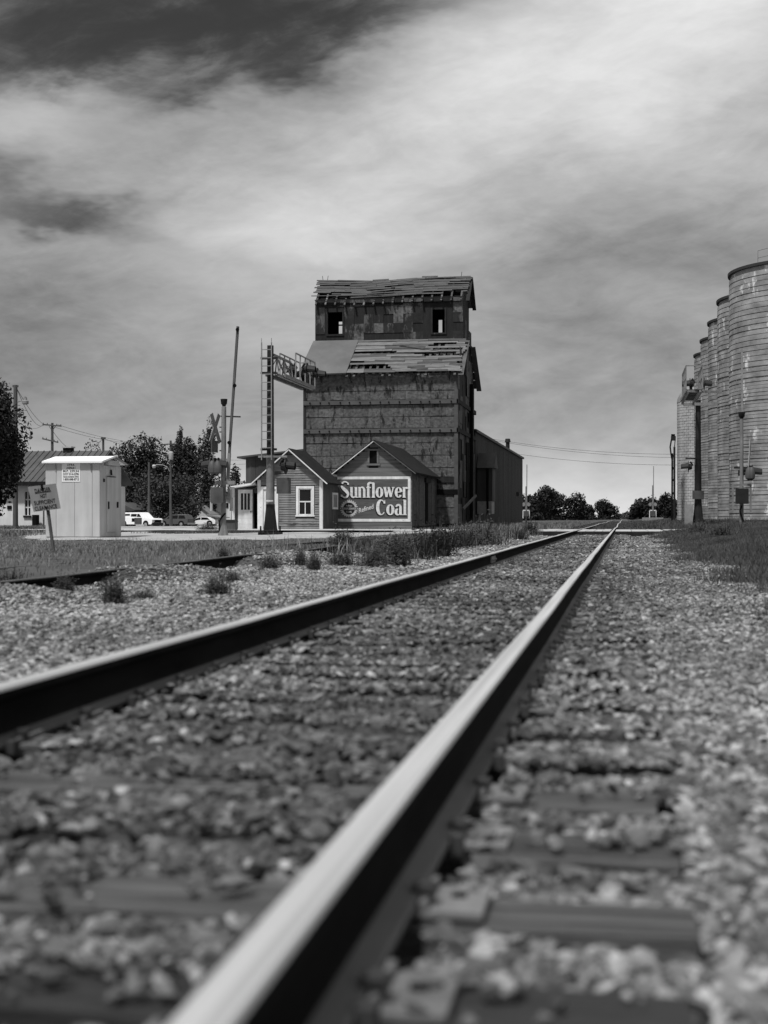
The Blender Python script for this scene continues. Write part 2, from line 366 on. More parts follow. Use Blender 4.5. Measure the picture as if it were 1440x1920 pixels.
# crossing road, pale lot beside it
rz = lambda X, Y: np.maximum(H(X, Y), .165 + .1 * sstep(1.2, 6, X)) + .012
road = sheet('road', np.concatenate([np.linspace(-27, -19.5, 6), np.linspace(-19, -9.45, 12)]), np.linspace(57, 64, 8), m_road, 0, rz)
sheet('road', np.concatenate([np.linspace(1.7, 12, 16), np.linspace(13, 90, 20)]), np.linspace(57, 64, 8), m_road, 0, rz)
LX, LY = [-60, -30, -24, -20.5, -18, -14, -11, -9, -8, -5], [57, 57, 55, 45, 40.5, 39.5, 41, 45, 56.5, 56.6]
def lot_mesh():
    V = []; F = []; n = 70
    for i in range(n):
        x = -24 + i * (24 - 8.1) / (n - 1)
        y0 = np.interp(x, LX, LY) + .5 * math.sin(i * 1.3) + .35 * math.sin(i * 3.1)
        for k in range(14):
            y = y0 + (56.9 - y0) * k / 13; V.append((x, y, hz_(x, y) + .014))
    for i in range(n - 1):
        for k in range(13): a = i * 14 + k; F.append((a, a + 14, a + 15, a + 1))
    return np_mesh('gravel_lot', V, F, m_lot, kind='structure')
lot_mesh()
def far_lot():
    V = []; F = []
    for j in range(30):
        y = 64.1 + j * 4
        for i in range(20):
            x0, x1 = -.385 * y - .6 * math.sin(j * .9), np.interp(y, [64, 76, 90, 180], [-9.6, -12, -27, -50]); x = x0 + (x1 - x0) * i / 19
            V.append((x, y, hz_(x, y) + .014))
    for j in range(29):
        for i in range(19): a = j * 20 + i; F.append((a, a + 1, a + 21, a + 20))
    return np_mesh('gravel_lot', V, F, m_lot, kind='structure')
far_lot()

# ------------------------------------------------------------------ main track
track = thing('railway_track', 'main railway track with two polished rails running from the foreground to the crossing', 'railway track', (XC, 0, 0))
PROF = [(-.07, 0), (-.07, .011), (-.022, .026), (-.0095, .042), (-.0095, .122), (-.03, .137), (-.0365, .142), (-.0365, .166), (-.031, .176), (-.018, .1795), (0, .1805)]
PROF = PROF + [(-x, z) for x, z in PROF[-2::-1]]
def rail_obj(name, x, ys, z0, mats, parent, wob=.004, curve=None, seedv=0):
    r = random.Random(seedv); b = B(); n = len(PROF); ring = []
    for y in ys:
        dx = r.uniform(-1, 1) * wob + (curve(y) if curve else 0); dz = r.uniform(-1, 1) * wob
        ring.append([(x + dx + p, y, z0 + q + dz) for p, q in PROF])
    vs = [p for R in ring for p in R]; fs = []; mi = []
    for k in range(len(ys) - 1):
        for i in range(n - 1):
            fs.append((k * n + i + 1, k * n + i, (k + 1) * n + i, (k + 1) * n + i + 1))
            mi.append(1 if 7 <= i <= 12 else 2 if i in (1, 18) or i in (0, 19) else 0)
    fs += [tuple(range(n)), tuple(range((len(ys)) * n - 1, (len(ys) - 1) * n - 1, -1))]; mi += [0, 0]
    b.v = vs; b.f = fs; b.m = mi
    return b.obj(name, mats, parent, smooth=True)
RZ = .015
main_y = list(np.arange(-3, 8, 2.0)) + list(np.arange(8, 66, 3.0))
rail_obj('rail', XR, main_y, RZ, [m_rust, m_shine, m_foot], track, .003, seedv=1)
rail_obj('rail', XL, main_y, RZ, [m_rust, m_shine, m_foot], track, .003, seedv=2)
far_y = list(np.arange(65.02, 330, 7.0))
dip = lambda y: .05 * math.sin((y - 65) / 11.0) * min(1, (y - 65) / 12)
for x, sd in ((XR, 3), (XL, 4)): rail_obj('rail', x, far_y, RZ, [m_rust, m_shine, m_foot], track, .012, curve=dip, seedv=sd)
jp = at_x(925, 1040, XL + .02)
b = B()
for s in (-1, 1): b.box(XL + s * .012 - .012, XL + s * .012 + .012, jp.y - .33, jp.y + .33, RZ + .035, RZ + .13)
for k in range(4): b.tube((XL + .02, jp.y - .24 + .16 * k, RZ + .08), (XL + .05, jp.y - .24 + .16 * k, RZ + .08), .017, n=6)
b.obj('joint_bar', m_galv, track)

def tie_mesh(sd):
    r = random.Random(sd); b = B(); n = 9; vs = []
    for i in range(n):
        x = -1.3 + 2.6 * i / (n - 1) + (r.uniform(-.02, .02) if i in (0, n - 1) else 0); j = lambda: r.uniform(-.009, .009)
        vs += [(x, -.11 + j(), -.17), (x, -.115 + j(), -.012 + j()), (x, -.1 + j(), j() * .8 - .002), (x, .1 + j(), j() * .8 - .002), (x, .115 + j(), -.012 + j()), (x, .11 + j(), -.17)]
    fs = []
    for i in range(n - 1):
        for k in range(5): fs.append((i * 6 + k, (i + 1) * 6 + k, (i + 1) * 6 + k + 1, i * 6 + k + 1))
    fs += [tuple(range(5, -1, -1)), tuple((n - 1) * 6 + k for k in range(6))]
    b.add(vs, [f[::-1] for f in fs]); return b.mesh('tie', m_tie)
TIES = [tie_mesh(s) for s in range(5)]
pb = B(); pb.box(-.19, .19, -.095, .095, 0, .013); pb.box(-.088, -.075, -.095, .095, .013, .03); pb.box(.075, .088, -.095, .095, .013, .03); PLATE = pb.mesh('tie_plate', m_plate)
sb = B(); sb.box(-.009, .009, -.009, .009, -.02, .045); sb.box(-.024, .016, -.019, .019, .03, .044); SPIKE = sb.mesh('spike', m_spike)
hb = B(); hb.box(-.014, .014, -.014, .014, .0132, .0165); SLOT = hb.mesh('spike_hole', m_dark)
ab = B(); ab.bar((-.095, 0, .006), (.095, 0, .006), .035, .012); ab.box(.07, .1, -.022, .022, -.01, .03); ab.box(-.1, -.07, -.022, .022, -.01, .03); ANCHOR = ab.mesh('rail_anchor', m_spike)
tie_y = []
y = 1.02; k = 0
rt = random.Random(5)
while y < 56.3:
    tie_y.append(y)
    t = link('tie', TIES[k % 5], track, (rt.uniform(-.05, .05), y, rt.uniform(-.012, .004) - .0), (0, rt.uniform(-.004, .004), rt.uniform(-.02, .02)))
    if k < 60:
        for rx in (XR, XL):
            p = link('tie_plate', PLATE, t, (rx - XC - t.location.x, 0, .003), (0, 0, -t.rotation_euler.z))
            if k < 26:
                for dx, dy in ((.083, -.045), (-.083, .045)):
                    link('spike', SPIKE, t, (p.location.x + dx, dy, .012), (0, 0, 0 if dx > 0 else math.pi))
                link('spike_hole', SLOT, t, (p.location.x + .135, .02, .004), (0, 0, .1))
    if k < 40 and k % 2 == 0:
        for rx in (XR, XL): link('rail_anchor', ANCHOR, track, (rx - XC, y - .15, .005))
    y += .52 + rt.uniform(-.03, .03); k += 1
b = B()
for k in range(60):
    yy = 66 + k * .9; b.box(XC - 1.3 + dip(yy), XC + 1.3 + dip(yy), yy - .12, yy + .12, -.14, -.03)
b.obj('tie', m_tie, track, kind='stuff')

# crossing panels
cross = thing('crossing_deck', 'pale plank crossing deck carrying the road over the main rails', 'level crossing', (XC, 57, 0))
def panels(x0, x1, n):
    w = (x1 - x0) / n
    for i in range(n):
        for j, (ya, yb) in enumerate(((56.55, 60.28), (60.3, 64.05))):
            B().box(x0 + i * w + .012, x0 + (i + 1) * w - .012, ya, yb, -.02, .178 + random.uniform(-.008, .01)).obj('panel', m_conc, cross)
panels(XR + .09, XR + 2.05, 3); panels(XL + .09, XR - .09, 4); panels(XL - 2.1, XL - .09, 3)
b = B()
for s in (XR, XL): b.tube((s + .3, 56.2, .05), (s + .18, 56.45, .09), .05, .03)
b.obj('end_ramp', m_steeldk, cross)
for x0, x1 in ((XL - 2.12, XL - .1), (XL + .1, XR - .1), (XR + .1, XR + 2.07)): B().box(x0, x1, 56.38, 56.535, -.06, .15).obj('edge_shade_strip', m_steeldk, cross)  # dark strips added to shade the panels' front edge by colour

# ------------------------------------------------------------------ siding track, half buried
siding = thing('siding_track', 'rusty siding track half buried in grass left of the main track', 'railway track', (-6.7, 20, 0))
sid_y = list(np.arange(6, 56.6, 2.5))
sc_ = lambda y: .05 * math.sin(y / 9)
rail_obj('rail', -5.95, sid_y, -.055, [m_rust, m_rusttop, m_rust], siding, .02, curve=sc_, seedv=8)
rail_obj('rail', -7.45, sid_y, -.06, [m_rust, m_rusttop, m_rust], siding, .02, curve=sc_, seedv=9)
rail_obj('rail', -5.95, list(np.arange(64.2, 110, 6.0)), -.03, [m_rust, m_rusttop, m_rust], siding, .03, curve=lambda y: (y - 64) * .006, seedv=10)
rail_obj('rail', -7.45, list(np.arange(64.2, 110, 6.0)), -.03, [m_rust, m_rusttop, m_rust], siding, .03, curve=lambda y: (y - 64) * .006, seedv=12)
for i in range(40):
    yy = 22 + i * .6
    if random.random() < .45: link('tie', TIES[i % 5], siding, (random.uniform(-.08, .08), yy - 20, -.05 + random.uniform(-.02, .01)), (0, 0, random.uniform(-.03, .03)))
cross2 = thing('siding_crossing_deck', 'smaller plank crossing deck over the rusty siding rails', 'level crossing', (-6.7, 57, 0))
for i, (x0, x1) in enumerate(((-9.4, -8.4), (-8.38, -7.55), (-7.35, -6.7), (-6.68, -6.05), (-5.85, -5.0), (-4.98, -4.1))):
    B().box(x0, x1, 56.6, 64, -.02, .176 + .004 * (i % 2)).obj('panel', m_conc, cross2)

# ------------------------------------------------------------------ gravel (stuff): real stones instanced on points
def gravel():
    P = []; S = []; T = []
    ties = np.array(tie_y); TK = rng.choice([.1, .25, .5, .9, 1.2], len(ties)); TK[:10] = (.8, .3, 1.0, .3, .9, .2, 1.3, .5, .2, .8)
    def zone(x0, x1, y0, y1, dens, smin, smax):
        n = int((x1 - x0) * (y1 - y0) * dens * .8); x = rng.uniform(x0, x1, n); y = rng.uniform(y0, y1, n)
        f = -math.sin(TH) * x + math.cos(TH) * y; px = 720 + FPX * (math.cos(TH) * x + math.sin(TH) * y) / np.maximum(f, .05)
        k = (f > .9) & (px > -420) & (px < 1900); x, y = x[k], y[k]
        D_ = np.abs(y[:, None] - ties[None, :]); ti_ = np.argmin(D_, 1); d = D_[np.arange(len(y)), ti_]; del D_
        on = (d < .118) & (np.abs(x - XC) < 1.33)
        edge = np.abs(x - XC) > 1.33
        keepp = np.where(on, np.clip(TK[ti_] * (.1 + .2 * np.clip(y - 2.6, 0, 99)), 0, .92), 1.0)
        patch = np.sin(x * 2.1 + 1.3) * np.sin(y * 1.7 + .4)
        keepp = np.where(on, keepp * (1 + .9 * patch), keepp)
        gr = np.clip(sstep(.95, 1.75, x + .25 * np.sin(y * .8) + .2 * np.sin(y * 2.3)) * sstep(9, 13, y), 0, .93)
        gl = np.clip(sstep(-5.2, -6.1, x + .2 * np.sin(y * 1.1)) * .9, 0, .93)
        keepp = keepp * (1 - gr) * (1 - gl)
        hit = (np.abs(x - XR) < .105) | (x > XL - .105) & (x < XL + .14) & (rng.random(len(x)) < .93)
        k = (rng.random(len(x)) < keepp) & ~hit; x, y, on = x[k], y[k], on[k]; n = len(x)
        s = smin + (smax - smin) * rng.random(n) ** 1.8
        base = np.where(on, .002, H(x, y) + .01)
        base = np.where(~on & (np.abs(x - XC) < 1.4), np.clip(-.06 + .02 * (y - 2.2), -.062, -.012) + .016 * np.sin(x * 3.1 + y * 1.3), base)
        z = base + s * rng.uniform(.05, .75, n)
        tone = np.where(x < XL - .25, 1.15, np.where(x > XR + .35, .85, .64))
        tone = tone * (.9 + .3 * np.sin(x * 1.3 + .7 * y) * np.sin(y * .9 - x)) * np.exp(rng.normal(-.22, .55, n)) * np.where(rng.random(n) < .05, 1.6, 1.0)
        tone = np.minimum(tone, 1.75)
        P.append(np.stack([x, y, z], -1)); S.append(s); T.append(tone)
    zone(-2.6, 1.9, .9, 4.5, 4600, .006, .026); zone(-4.5, 2.2, 4.5, 9, 3200, .007, .022)
    zone(-6.2, 2.6, 9, 18, 1500, .008, .023); zone(-6.3, 2.9, 18, 32, 760, .011, .031); zone(-6.3, 3.2, 32, 56.2, 330, .015, .04)
    P = np.concatenate(P); S = np.concatenate(S); T = np.concatenate(T); n = len(P)
    me = bpy.data.meshes.new('gravel'); me.vertices.add(n); me.vertices.foreach_set('co', P.astype(np.float32).ravel())
    def attr(nm, tp, key, data): a = me.attributes.new(nm, tp, 'POINT'); a.data.foreach_set(key, np.asarray(data, np.float32).ravel())
    attr('scl', 'FLOAT_VECTOR', 'vector', S[:, None] * rng.uniform((.8, .65, .35), (1.6, 1.2, .85), (n, 3)))
    attr('rot', 'FLOAT_VECTOR', 'vector', np.stack([rng.normal(0, .35, n), rng.normal(0, .35, n), rng.uniform(0, 6.28, n)], -1))
    attr('tone', 'FLOAT', 'value', T)
    a = me.attributes.new('vid', 'INT', 'POINT'); a.data.foreach_set('value', rng.integers(0, 7, n).astype(np.int32))
    o = link('gravel', me, kind='stuff'); me.materials.append(m_rock)
    ng = bpy.data.node_groups.new('stones', 'GeometryNodeTree')
    ng.interface.new_socket('Geometry', in_out='INPUT', socket_type='NodeSocketGeometry'); ng.interface.new_socket('Geometry', in_out='OUTPUT', socket_type='NodeSocketGeometry')
    N = ng.nodes.new; L = ng.links.new
    gi, go = N('NodeGroupInput'), N('NodeGroupOutput'); join = N('GeometryNodeJoinGeometry')
    for i in range(7):
        ico = N('GeometryNodeMeshIcoSphere'); ico.inputs['Subdivisions'].default_value = 1 if i < 5 else 2
        sp = N('GeometryNodeSetPosition'); nz = N('ShaderNodeTexNoise'); nz.noise_dimensions = '4D'; nz.inputs['W'].default_value = i * 7.3
        nz.inputs['Scale'].default_value = 1.25; nz.inputs['Detail'].default_value = 1
        pos = N('GeometryNodeInputPosition'); sub = N('ShaderNodeVectorMath'); sub.operation = 'SUBTRACT'; sub.inputs[1].default_value = (.5, .5, .5)
        scv = N('ShaderNodeVectorMath'); scv.operation = 'SCALE'; scv.inputs['Scale'].default_value = 1.9
        L(nz.outputs['Color'], sub.inputs[0]); L(sub.outputs[0], scv.inputs[0]); L(scv.outputs[0], sp.inputs['Offset']); L(ico.outputs[0], sp.inputs['Geometry'])
        smt = N('GeometryNodeSetMaterial'); smt.inputs['Material'].default_value = m_rock; L(sp.outputs[0], smt.inputs[0])
        ti = N('GeometryNodeGeometryToInstance'); L(smt.outputs[0], ti.inputs[0]); L(ti.outputs[0], join.inputs[0])
    iop = N('GeometryNodeInstanceOnPoints'); iop.inputs['Pick Instance'].default_value = True
    L(gi.outputs[0], iop.inputs['Points']); L(join.outputs[0], iop.inputs['Instance'])
    def na(nm, tp): q = N('GeometryNodeInputNamedAttribute'); q.data_type = tp; q.inputs['Name'].default_value = nm; return q.outputs[0]
    L(na('vid', 'INT'), iop.inputs['Instance Index']); L(na('rot', 'FLOAT_VECTOR'), iop.inputs['Rotation']); L(na('scl', 'FLOAT_VECTOR'), iop.inputs['Scale'])
    L(iop.outputs[0], go.inputs[0])
    md = o.modifiers.new('stones', 'NODES'); md.node_group = ng
    print('stones', n)
gravel()

# ------------------------------------------------------------------ grass (stuff)
def blades(name, x, y, hgt, wid, mat, lean=.35):
    n = len(x); z = H(x, y); a = rng.uniform(0, 6.283, n); h = hgt * rng.uniform(.45, 1.25, n); w = wid * rng.uniform(.6, 1.3, n)
    ux, uy = np.cos(a) * w / 2, np.sin(a) * w / 2; la = rng.uniform(0, 6.283, n); ln = h * np.abs(rng.normal(0, lean, n)); lx, ly = np.cos(la) * ln, np.sin(la) * ln
    p = lambda dx, dy, dz: np.stack([x + dx, y + dy, z - .02 + dz], -1)
    V = np.stack([p(-ux, -uy, 0 * h), p(ux, uy, 0 * h), p(ux * .8 + lx * .3, uy * .8 + ly * .3, h * .55), p(-ux * .8 + lx * .3, -uy * .8 + ly * .3, h * .55), p(lx, ly, h)], 1).reshape(-1, 3)
    i = np.arange(n)[:, None] * 5
    F = np.concatenate([i + [0, 1, 2], i + [0, 2, 3], i + [3, 2, 4]], 1).reshape(-1, 3)
    return np_mesh(name, V, F, mat, kind='stuff')
def scatter(n, x0, x1, y0, y1, keep):
    x = rng.uniform(x0, x1, n); y = y0 + (y1 - y0) * rng.random(n) ** .8
    p = 720 + FPX * (math.cos(TH) * x + math.sin(TH) * y) / (-math.sin(TH) * x + math.cos(TH) * y)
    k = (p > -150) & (p < 1600) & (rng.random(n) < keep(x, y)); return x[k], y[k]
clump = lambda x, y: .5 + .5 * np.sin(x * 1.9 + 1.1 * np.sin(y * .7)) * np.sin(y * 1.3 + .8 * np.sin(x * 1.4))
# right bank
kr = lambda x, y: sstep(1.0, 1.9, x + .25 * np.sin(y * .8) + .2 * np.sin(y * 2.3)) * (.82 + .18 * clump(x, y)) * (1 - sstep(55.6, 56.4, y))
x, y = scatter(380000, .8, 9, 9.5, 56.4, kr); blades('grass', x, y, .1 + .07 * sstep(1.3, 3.5, x) + .06 * clump(x, y), .008 + .0004 * y, m_grassdk)
x, y = scatter(12000, 1.8, 13, 64.6, 72, lambda x, y: clump(x, y)); blades('grass', x, y, .3 + 0 * x, .03, m_grassdk)
# left bank beyond the siding
def lotedge(x): return np.interp(x, LX, LY)
kl = lambda x, y: sstep(-6.08, -6.5, x + .12 * np.sin(y * 1.1)) * (1 - sstep(-.6, .5, y - lotedge(x))) * (.35 + .65 * clump(x, y))
x, y = scatter(260000, -28, -5.3, 13, 56, kl); blades('grass', x, y, (.05 + .05 * clump(x * .6, y * .6) + .03 * sstep(-6.2, -8, x) * clump(x * .33 + 2, y * .4)) * (1 - .5 * sstep(-12, -3, y - lotedge(x))), .006 + .0003 * y, m_grass, .6)
# near the hut and the white building
x, y = scatter(90000, -60, -17, 42, 95, lambda x, y: (((x < -20.5) & (y < 56) | (y > 56) & (x < -.392 * y - 1))) * (.3 + .7 * clump(x, y))); blades('grass', x, y, .16 + 0 * x, .04, m_grass)
# patch by the gate post, verge before the office and elevator
x, y = scatter(30000, -3.2, .8, 65.5, 200, lambda x, y: .4 + .6 * clump(x, y)); blades('grass', x, y, .11 + 0 * x, .05, m_grassdk)
x, y = scatter(9000, -19, -14.8, 51.5, 56.5, lambda x, y: clump(x, y)); blades('grass', x, y, .1 + 0 * x, .03, m_grassdk)
x, y = scatter(30000, -22, -3.2, 64.3, 86, lambda x, y: ((y < 66) | (x > -13.5)) * (.3 + .7 * clump(x, y))); blades('grass', x, y, np.where(x > -13.4, .16, .06), .03, m_grass)
x, y = scatter(40000, -8.4, -3, 66, 130, lambda x, y: (np.abs(x + 6.7) > .6) * clump(x, y)); blades('grass', x, y, .3 + 0 * x, .06, m_grass)
x, y = scatter(30000, .6, 5.5, 66, 200, lambda x, y: clump(x, y)); blades('grass', x, y, .22 + 0 * x, .07, m_grassdk)
x, y = scatter(9000, -5.6, -2.9, 24, 56, lambda x, y: sstep(.62, .9, clump(x * .8, y * .5)) * sstep(-2.9, -3.8, x)); blades('ground_cover', x, y, .13 + 0 * x, .025, m_weed, .6)
x, y = scatter(26000, -7.2, -3.2, 26, 58, lambda x, y: np.exp(-((x + 4.9 - .045 * (y - 40)) / .8) ** 2) * sstep(25, 30, y) * (.25 + .75 * clump(x * 1.3, y * .6))); blades('ground_cover', x, y, .2 + .22 * clump(x * 1.7, y * .9), .02, m_weed, .5)
x, y = scatter(5000, -7.2, -3.2, 24, 58, lambda x, y: np.exp(-((x + 4.9 - .045 * (y - 40)) / .9) ** 2) * (.25 + .75 * clump(x * 1.3, y * .6))); blades('dry_grass', x, y, .26 + .26 * clump(x * 1.7, y * .9), .014, m_straw, .5)
x, y = scatter(16000, -20, -6.5, 13, 42, lambda x, y: clump(x * 1.2, y * .7) ** 2); blades('dry_grass', x, y, .12 + 0 * x, .009, m_straw, .7)

# ------------------------------------------------------------------ weeds one can point at
def weed_mesh(sd, n=46, spread=.55, leafy=5, w=.05):
    r = random.Random(sd); V = []; F = []
    for i in range(n):
        a = r.uniform(0, 6.28); le = abs(r.gauss(0, spread)); h = r.uniform(.45, 1.0) * (1 - .25 * min(le, 1)); bx, by = r.gauss(0, .2), r.gauss(0, .2); h *= math.exp(-2.2 * (bx * bx + by * by) - .25 * le) * r.choice([.55, .8, 1, 1.15])
        tip = Vector((bx + math.cos(a) * le * h, by + math.sin(a) * le * h, h)); base = Vector((bx, by, -.05)); mid = (base + tip) / 2 + Vector((0, 0, h * .12))
        s = Vector((-math.sin(a), math.cos(a), 0)) * w * .22
        k = len(V); V += [base - s, base + s, mid - s, mid + s, tip]; F += [(k, k + 1, k + 3), (k, k + 3, k + 2), (k + 2, k + 3, k + 4)]
        for j in range(leafy):
            t = r.uniform(.2, 1.0); p = base.lerp(mid, t * 2) if t < .5 else mid.lerp(tip, t * 2 - 1)
            d = Vector((r.gauss(0, 1), r.gauss(0, 1), r.uniform(-.2, .9))).normalized(); q = d.orthogonal().normalized() * w * .35; L_ = w * r.uniform(1.6, 3.2)
            k = len(V); V += [p - q * .3, p + q + d * L_ * .45, p + d * L_, p - q + d * L_ * .45]; F += [(k, k + 1, k + 2), (k, k + 2, k + 3)]
    return V, F
WEED = [np_mesh('weed', *weed_mesh(s, 180, .4 if s % 2 else .6, 8, .04), m_weed) for s in range(4)]
GRASSY = [np_mesh('weed', *weed_mesh(s + 20, 240, .55, 2, .035), m_weed) for s in range(2)]
STRAW = [np_mesh('weed', *weed_mesh(s + 40, 26, .8, 1, .03), m_straw) for s in range(2)]
def weed(me, px, base_y, hpx, label, cat='weed', wide=1.0, rz=0, z=None, group='weeds on and beside the ballast'):
    """base row of the picture gives the spot on the ground"""
    zz = -.05
    for _ in range(6):
        p = at_z(px, base_y, zz); zz = hz_(p.x, p.y) if z is None else z
    d = (p - CAM).dot(FW); h = 1.25 * hpx * d / FPX
    o = link('weed', me, None, p, (0, 0, rz), (h * wide, h * wide, h)); return tag(o, label, cat, group)
weed(WEED[1], 213, 1136, 58, 'dark bushy weed alone on the pale ballast below the hut', wide=.75)
weed(WEED[0], 118, 1112, 42, 'thin sparse weed on the ballast between the bushy weed and the far edge grass', wide=.8)
weed(GRASSY[0], 14, 1106, 46, 'dense grass tuft at the ballast edge below the danger sign', wide=1.7)
weed(WEED[2], 436, 1094, 26, 'small dark weed on the ballast next to a paler sprawling one', wide=1.1)
weed(WEED[3], 408, 1118, 44, 'pale sprawling weed just before the small dark one', wide=1.2)
weed(GRASSY[1], 268, 1126, 26, 'low dry grass tuft on the ballast beside the dark bushy weed', wide=1.8)
weed(WEED[3], 419, 1046, 24, 'dark weed standing at the end of the visible siding rail', wide=.8)
weed(WEED[1], 563, 1062, 36, 'upright dark weed on the ballast before the siding rail gap', wide=.6)
weed(WEED[0], 588, 1072, 46, 'taller narrow weed right of the upright dark weed', wide=.5)
weed(WEED[2], 505, 1070, 36, 'faint wispy weed left of the upright dark weed', wide=.9)
weed(WEED[0], 640, 1024, 38, 'dark leafy weed growing before the painted coal sign', wide=1.1)
weed(STRAW[0], 668, 1022, 34, 'dry seeding weed beside the dark leafy weed under the coal sign', wide=1.3)
weed(WEED[1], 690, 1036, 34, 'leafy weed on the siding before the coal shed', wide=1.0)
for i, (px, by, hp, w_, me, lb) in enumerate([
        (640, 1064, 36, 1.3, WEED[2], 'low leafy weed in front of the long weed bank'), (700, 1066, 48, 1.1, WEED[3], 'broad weed at the near end of the weed bank'),
        (745, 1064, 62, .9, WEED[1], 'tall weed in the middle of the weed bank'), (790, 1052, 76, .8, GRASSY[0], 'tall grassy weed before the coal shed wall'),
        (822, 1046, 78, .7, WEED[0], 'tallest leafy weed below the elevator corner'), (858, 1030, 62, .8, GRASSY[1], 'arching grass clump below the elevator side wall'),
        (905, 1024, 60, 1.1, GRASSY[0], 'large arching grass clump before the warehouse'), (880, 1026, 48, .9, WEED[2], 'leafy weed between the two arching grass clumps'),
        (772, 1058, 44, 1.0, STRAW[1], 'pale seeding stalks among the weed bank'), (995, 1004, 26, .9, WEED[1], 'small dark weed beside the left rail near the crossing'), (975, 1010, 22, 1.2, GRASSY[1], 'low grass tuft just left of the weed by the crossing'), (730, 1046, 44, 1.2, WEED[3], 'leafy weed behind the broad one in the weed bank')]):
    weed(me, px, by, hp, lb, wide=w_, rz=i * 1.1)
weed(STRAW[0], 618, 1172, 34, 'pale straw weed growing against the left polished rail', wide=1.0)
weed(STRAW[1], 20, 1438, 80, 'straw weed by the left rail foot in the near foreground', wide=.8)
weed(STRAW[0], 965, 1572, 60, 'star shaped dry weed on a tie plate by the right rail', wide=1.1, z=0)
weed(GRASSY[0], 1310, 1000, 26, 'dark grass tuft at the foot of the right cantilever mast', wide=1.5)
weed(GRASSY[1], 1352, 1002, 28, 'dark grass tuft before the nearest silo edge', wide=1.5)
weed(WEED[2], 390, 997, 16, 'low dark weeds around the foot of the gate mast', wide=2.2)
def put(name, me, parent, loc, rot=(0, 0, 0), scale=(1, 1, 1), kind=None):
    """shared mesh placed at a world point under its thing"""
    return link(name, me, parent, Vector(loc) - ORG[parent.name], rot, scale, kind)
BOXES = {}
def unit_box(w, d, h, mat, name='panel', bev=0.0):
    key = (round(w, 3), round(d, 3), round(h, 3), mat.name)
    if key not in BOXES: BOXES[key] = B().box(-w / 2, w / 2, -d, 0, -h / 2, h / 2).mesh(name, mat)
    return BOXES[key]

# ------------------------------------------------------------------ grain elevator
EX0, EX1, EY0, EY1 = -18.08, -9.25, 77.6, 86.9
EAVE, KNEE, CY0, CY1, CEAVE, CRIDGE = 9.0, 11.1, 80.5, 83.6, 13.62, 15.05
elev = thing('grain_elevator', 'tall derelict grain elevator clad in patched tin with a raised headhouse and broken board roofs', 'grain elevator', ((EX0 + EX1) / 2, (EY0 + EY1) / 2, .1))
prof = [(EY0 + .03, -.3), (EY1 - .03, -.3), (EY1 - .03, EAVE - .25), (CY1, KNEE - .25), (CY0, KNEE - .25), (EY0 + .03, EAVE - .25)]
B().prism(prof, lambda a, b_, d: (d, a, b_), EX0 + .03, EX1 - .03).obj('wall', m_wooddk, elev)
# front tin sheets, one by one, with two bands and a lower beam left clear
rows = [(.35, 1.25), (1.27, 2.15), (2.17, 2.66), (3.02, 3.52), (3.54, 4.22), (4.24, 4.92), (4.94, 5.5), (5.78, 6.42), (6.44, 7.12), (7.4, 7.9), (7.92, 8.9)]
r = random.Random(3)
for z0, z1 in rows:
    x = EX0; n = 0
    while x < EX1 - .05:
        w = r.choice([.72, .72, .84, 1.44] if z0 < 7.8 else [1.44, 2.0, 2.2]); w = min(w, EX1 - x)
        if EX1 - x - w < .3: w = EX1 - x
        dark = False
        me = unit_box(w - .012, .012, z1 - z0 - r.choice([.01, .02, .03]), m_tindk if dark else m_tin)
        put('panel', me, elev, (x + w / 2, EY0 + .03 - r.choice([.004, .012, .022]), (z0 + z1) / 2 + r.uniform(-.012, .012)), (r.uniform(-.012, .012), r.uniform(-.004, .004), r.uniform(-.004, .004))); x += w
# vertical rust tongues below the nail rows, real dents of darker sheet ends
for z0, z1, x0, x1 in [(7.12, 7.4, EX0 - .02, EX1 + .05), (5.5, 5.78, EX0 - .03, EX1 + .05)]:
    B().box(x0, x1, EY0 - .1, EY0 + .02, z0 + .02, z1 - .02).obj('beam', m_band, elev)
    for i in range(15): put('bolt', unit_box(.07, .05, .07, m_dark, 'bolt'), elev, (EX0 + .35 + i * .58 + r.uniform(-.05, .05), EY0 - .1, (z0 + z1) / 2))
B().box(EX0, EX1, EY0 - .05, EY0 + .02, 2.68, 3.0).obj('beam', m_wooddk, elev)
B().box(EX1 - 3.6, EX1 + .04, EY0 - .07, EY0 - .03, 2.0, 2.3).obj('beam', m_dark, elev)
B().box(EX1 - .16, EX1 + .045, EY0 - .06, EY0 + .14, -.1, EAVE - .1).obj('corner_board', m_band, elev)
B().box(EX0 - .045, EX0 + .1, EY0 - .045, EY0 + .14, -.1, EAVE - .1).obj('corner_board', m_wooddk, elev)
# side wall facing the track: torn sheets and boards
b1 = []; rr = random.Random(12); yy = EY0 + .15
while yy < EY1 - .3:
    w = rr.choice([.7, .9, 1.2]); z = .3
    while z < EAVE - .2 + max(0, min((yy - EY0) * .65, (EY1 - yy) * .65)):
        h = rr.choice([.9, 1.2, 1.6]); u = rr.random()
        if u < .8:
            me = unit_box(w - .03, .015, h - .03, m_tindk if u < .45 else m_tin)
            put('panel', me, elev, (EX1 + rr.choice([.0, .015, .03]), yy + w / 2, z + h / 2), (rr.uniform(-.02, .02), 0, math.pi / 2))
        z += h
    yy += w
for z0 in (7.15, 5.53): B().box(EX1 - .02, EX1 + .1, EY0 - .1, EY1, z0, z0 + .24).obj('beam', m_wooddk, elev)
B().box(EX1 - .1, EX1 + .06, EY0 + 4.2, EY0 + 5.6, .1, 5.2).obj('doorway', m_dark, elev)
B().bar((EX1 + .12, EY0 + 6.1, .3), (EX1 + .12, EY0 + 6.2, 8.8), .22, .22).obj('downspout', m_dark, elev)
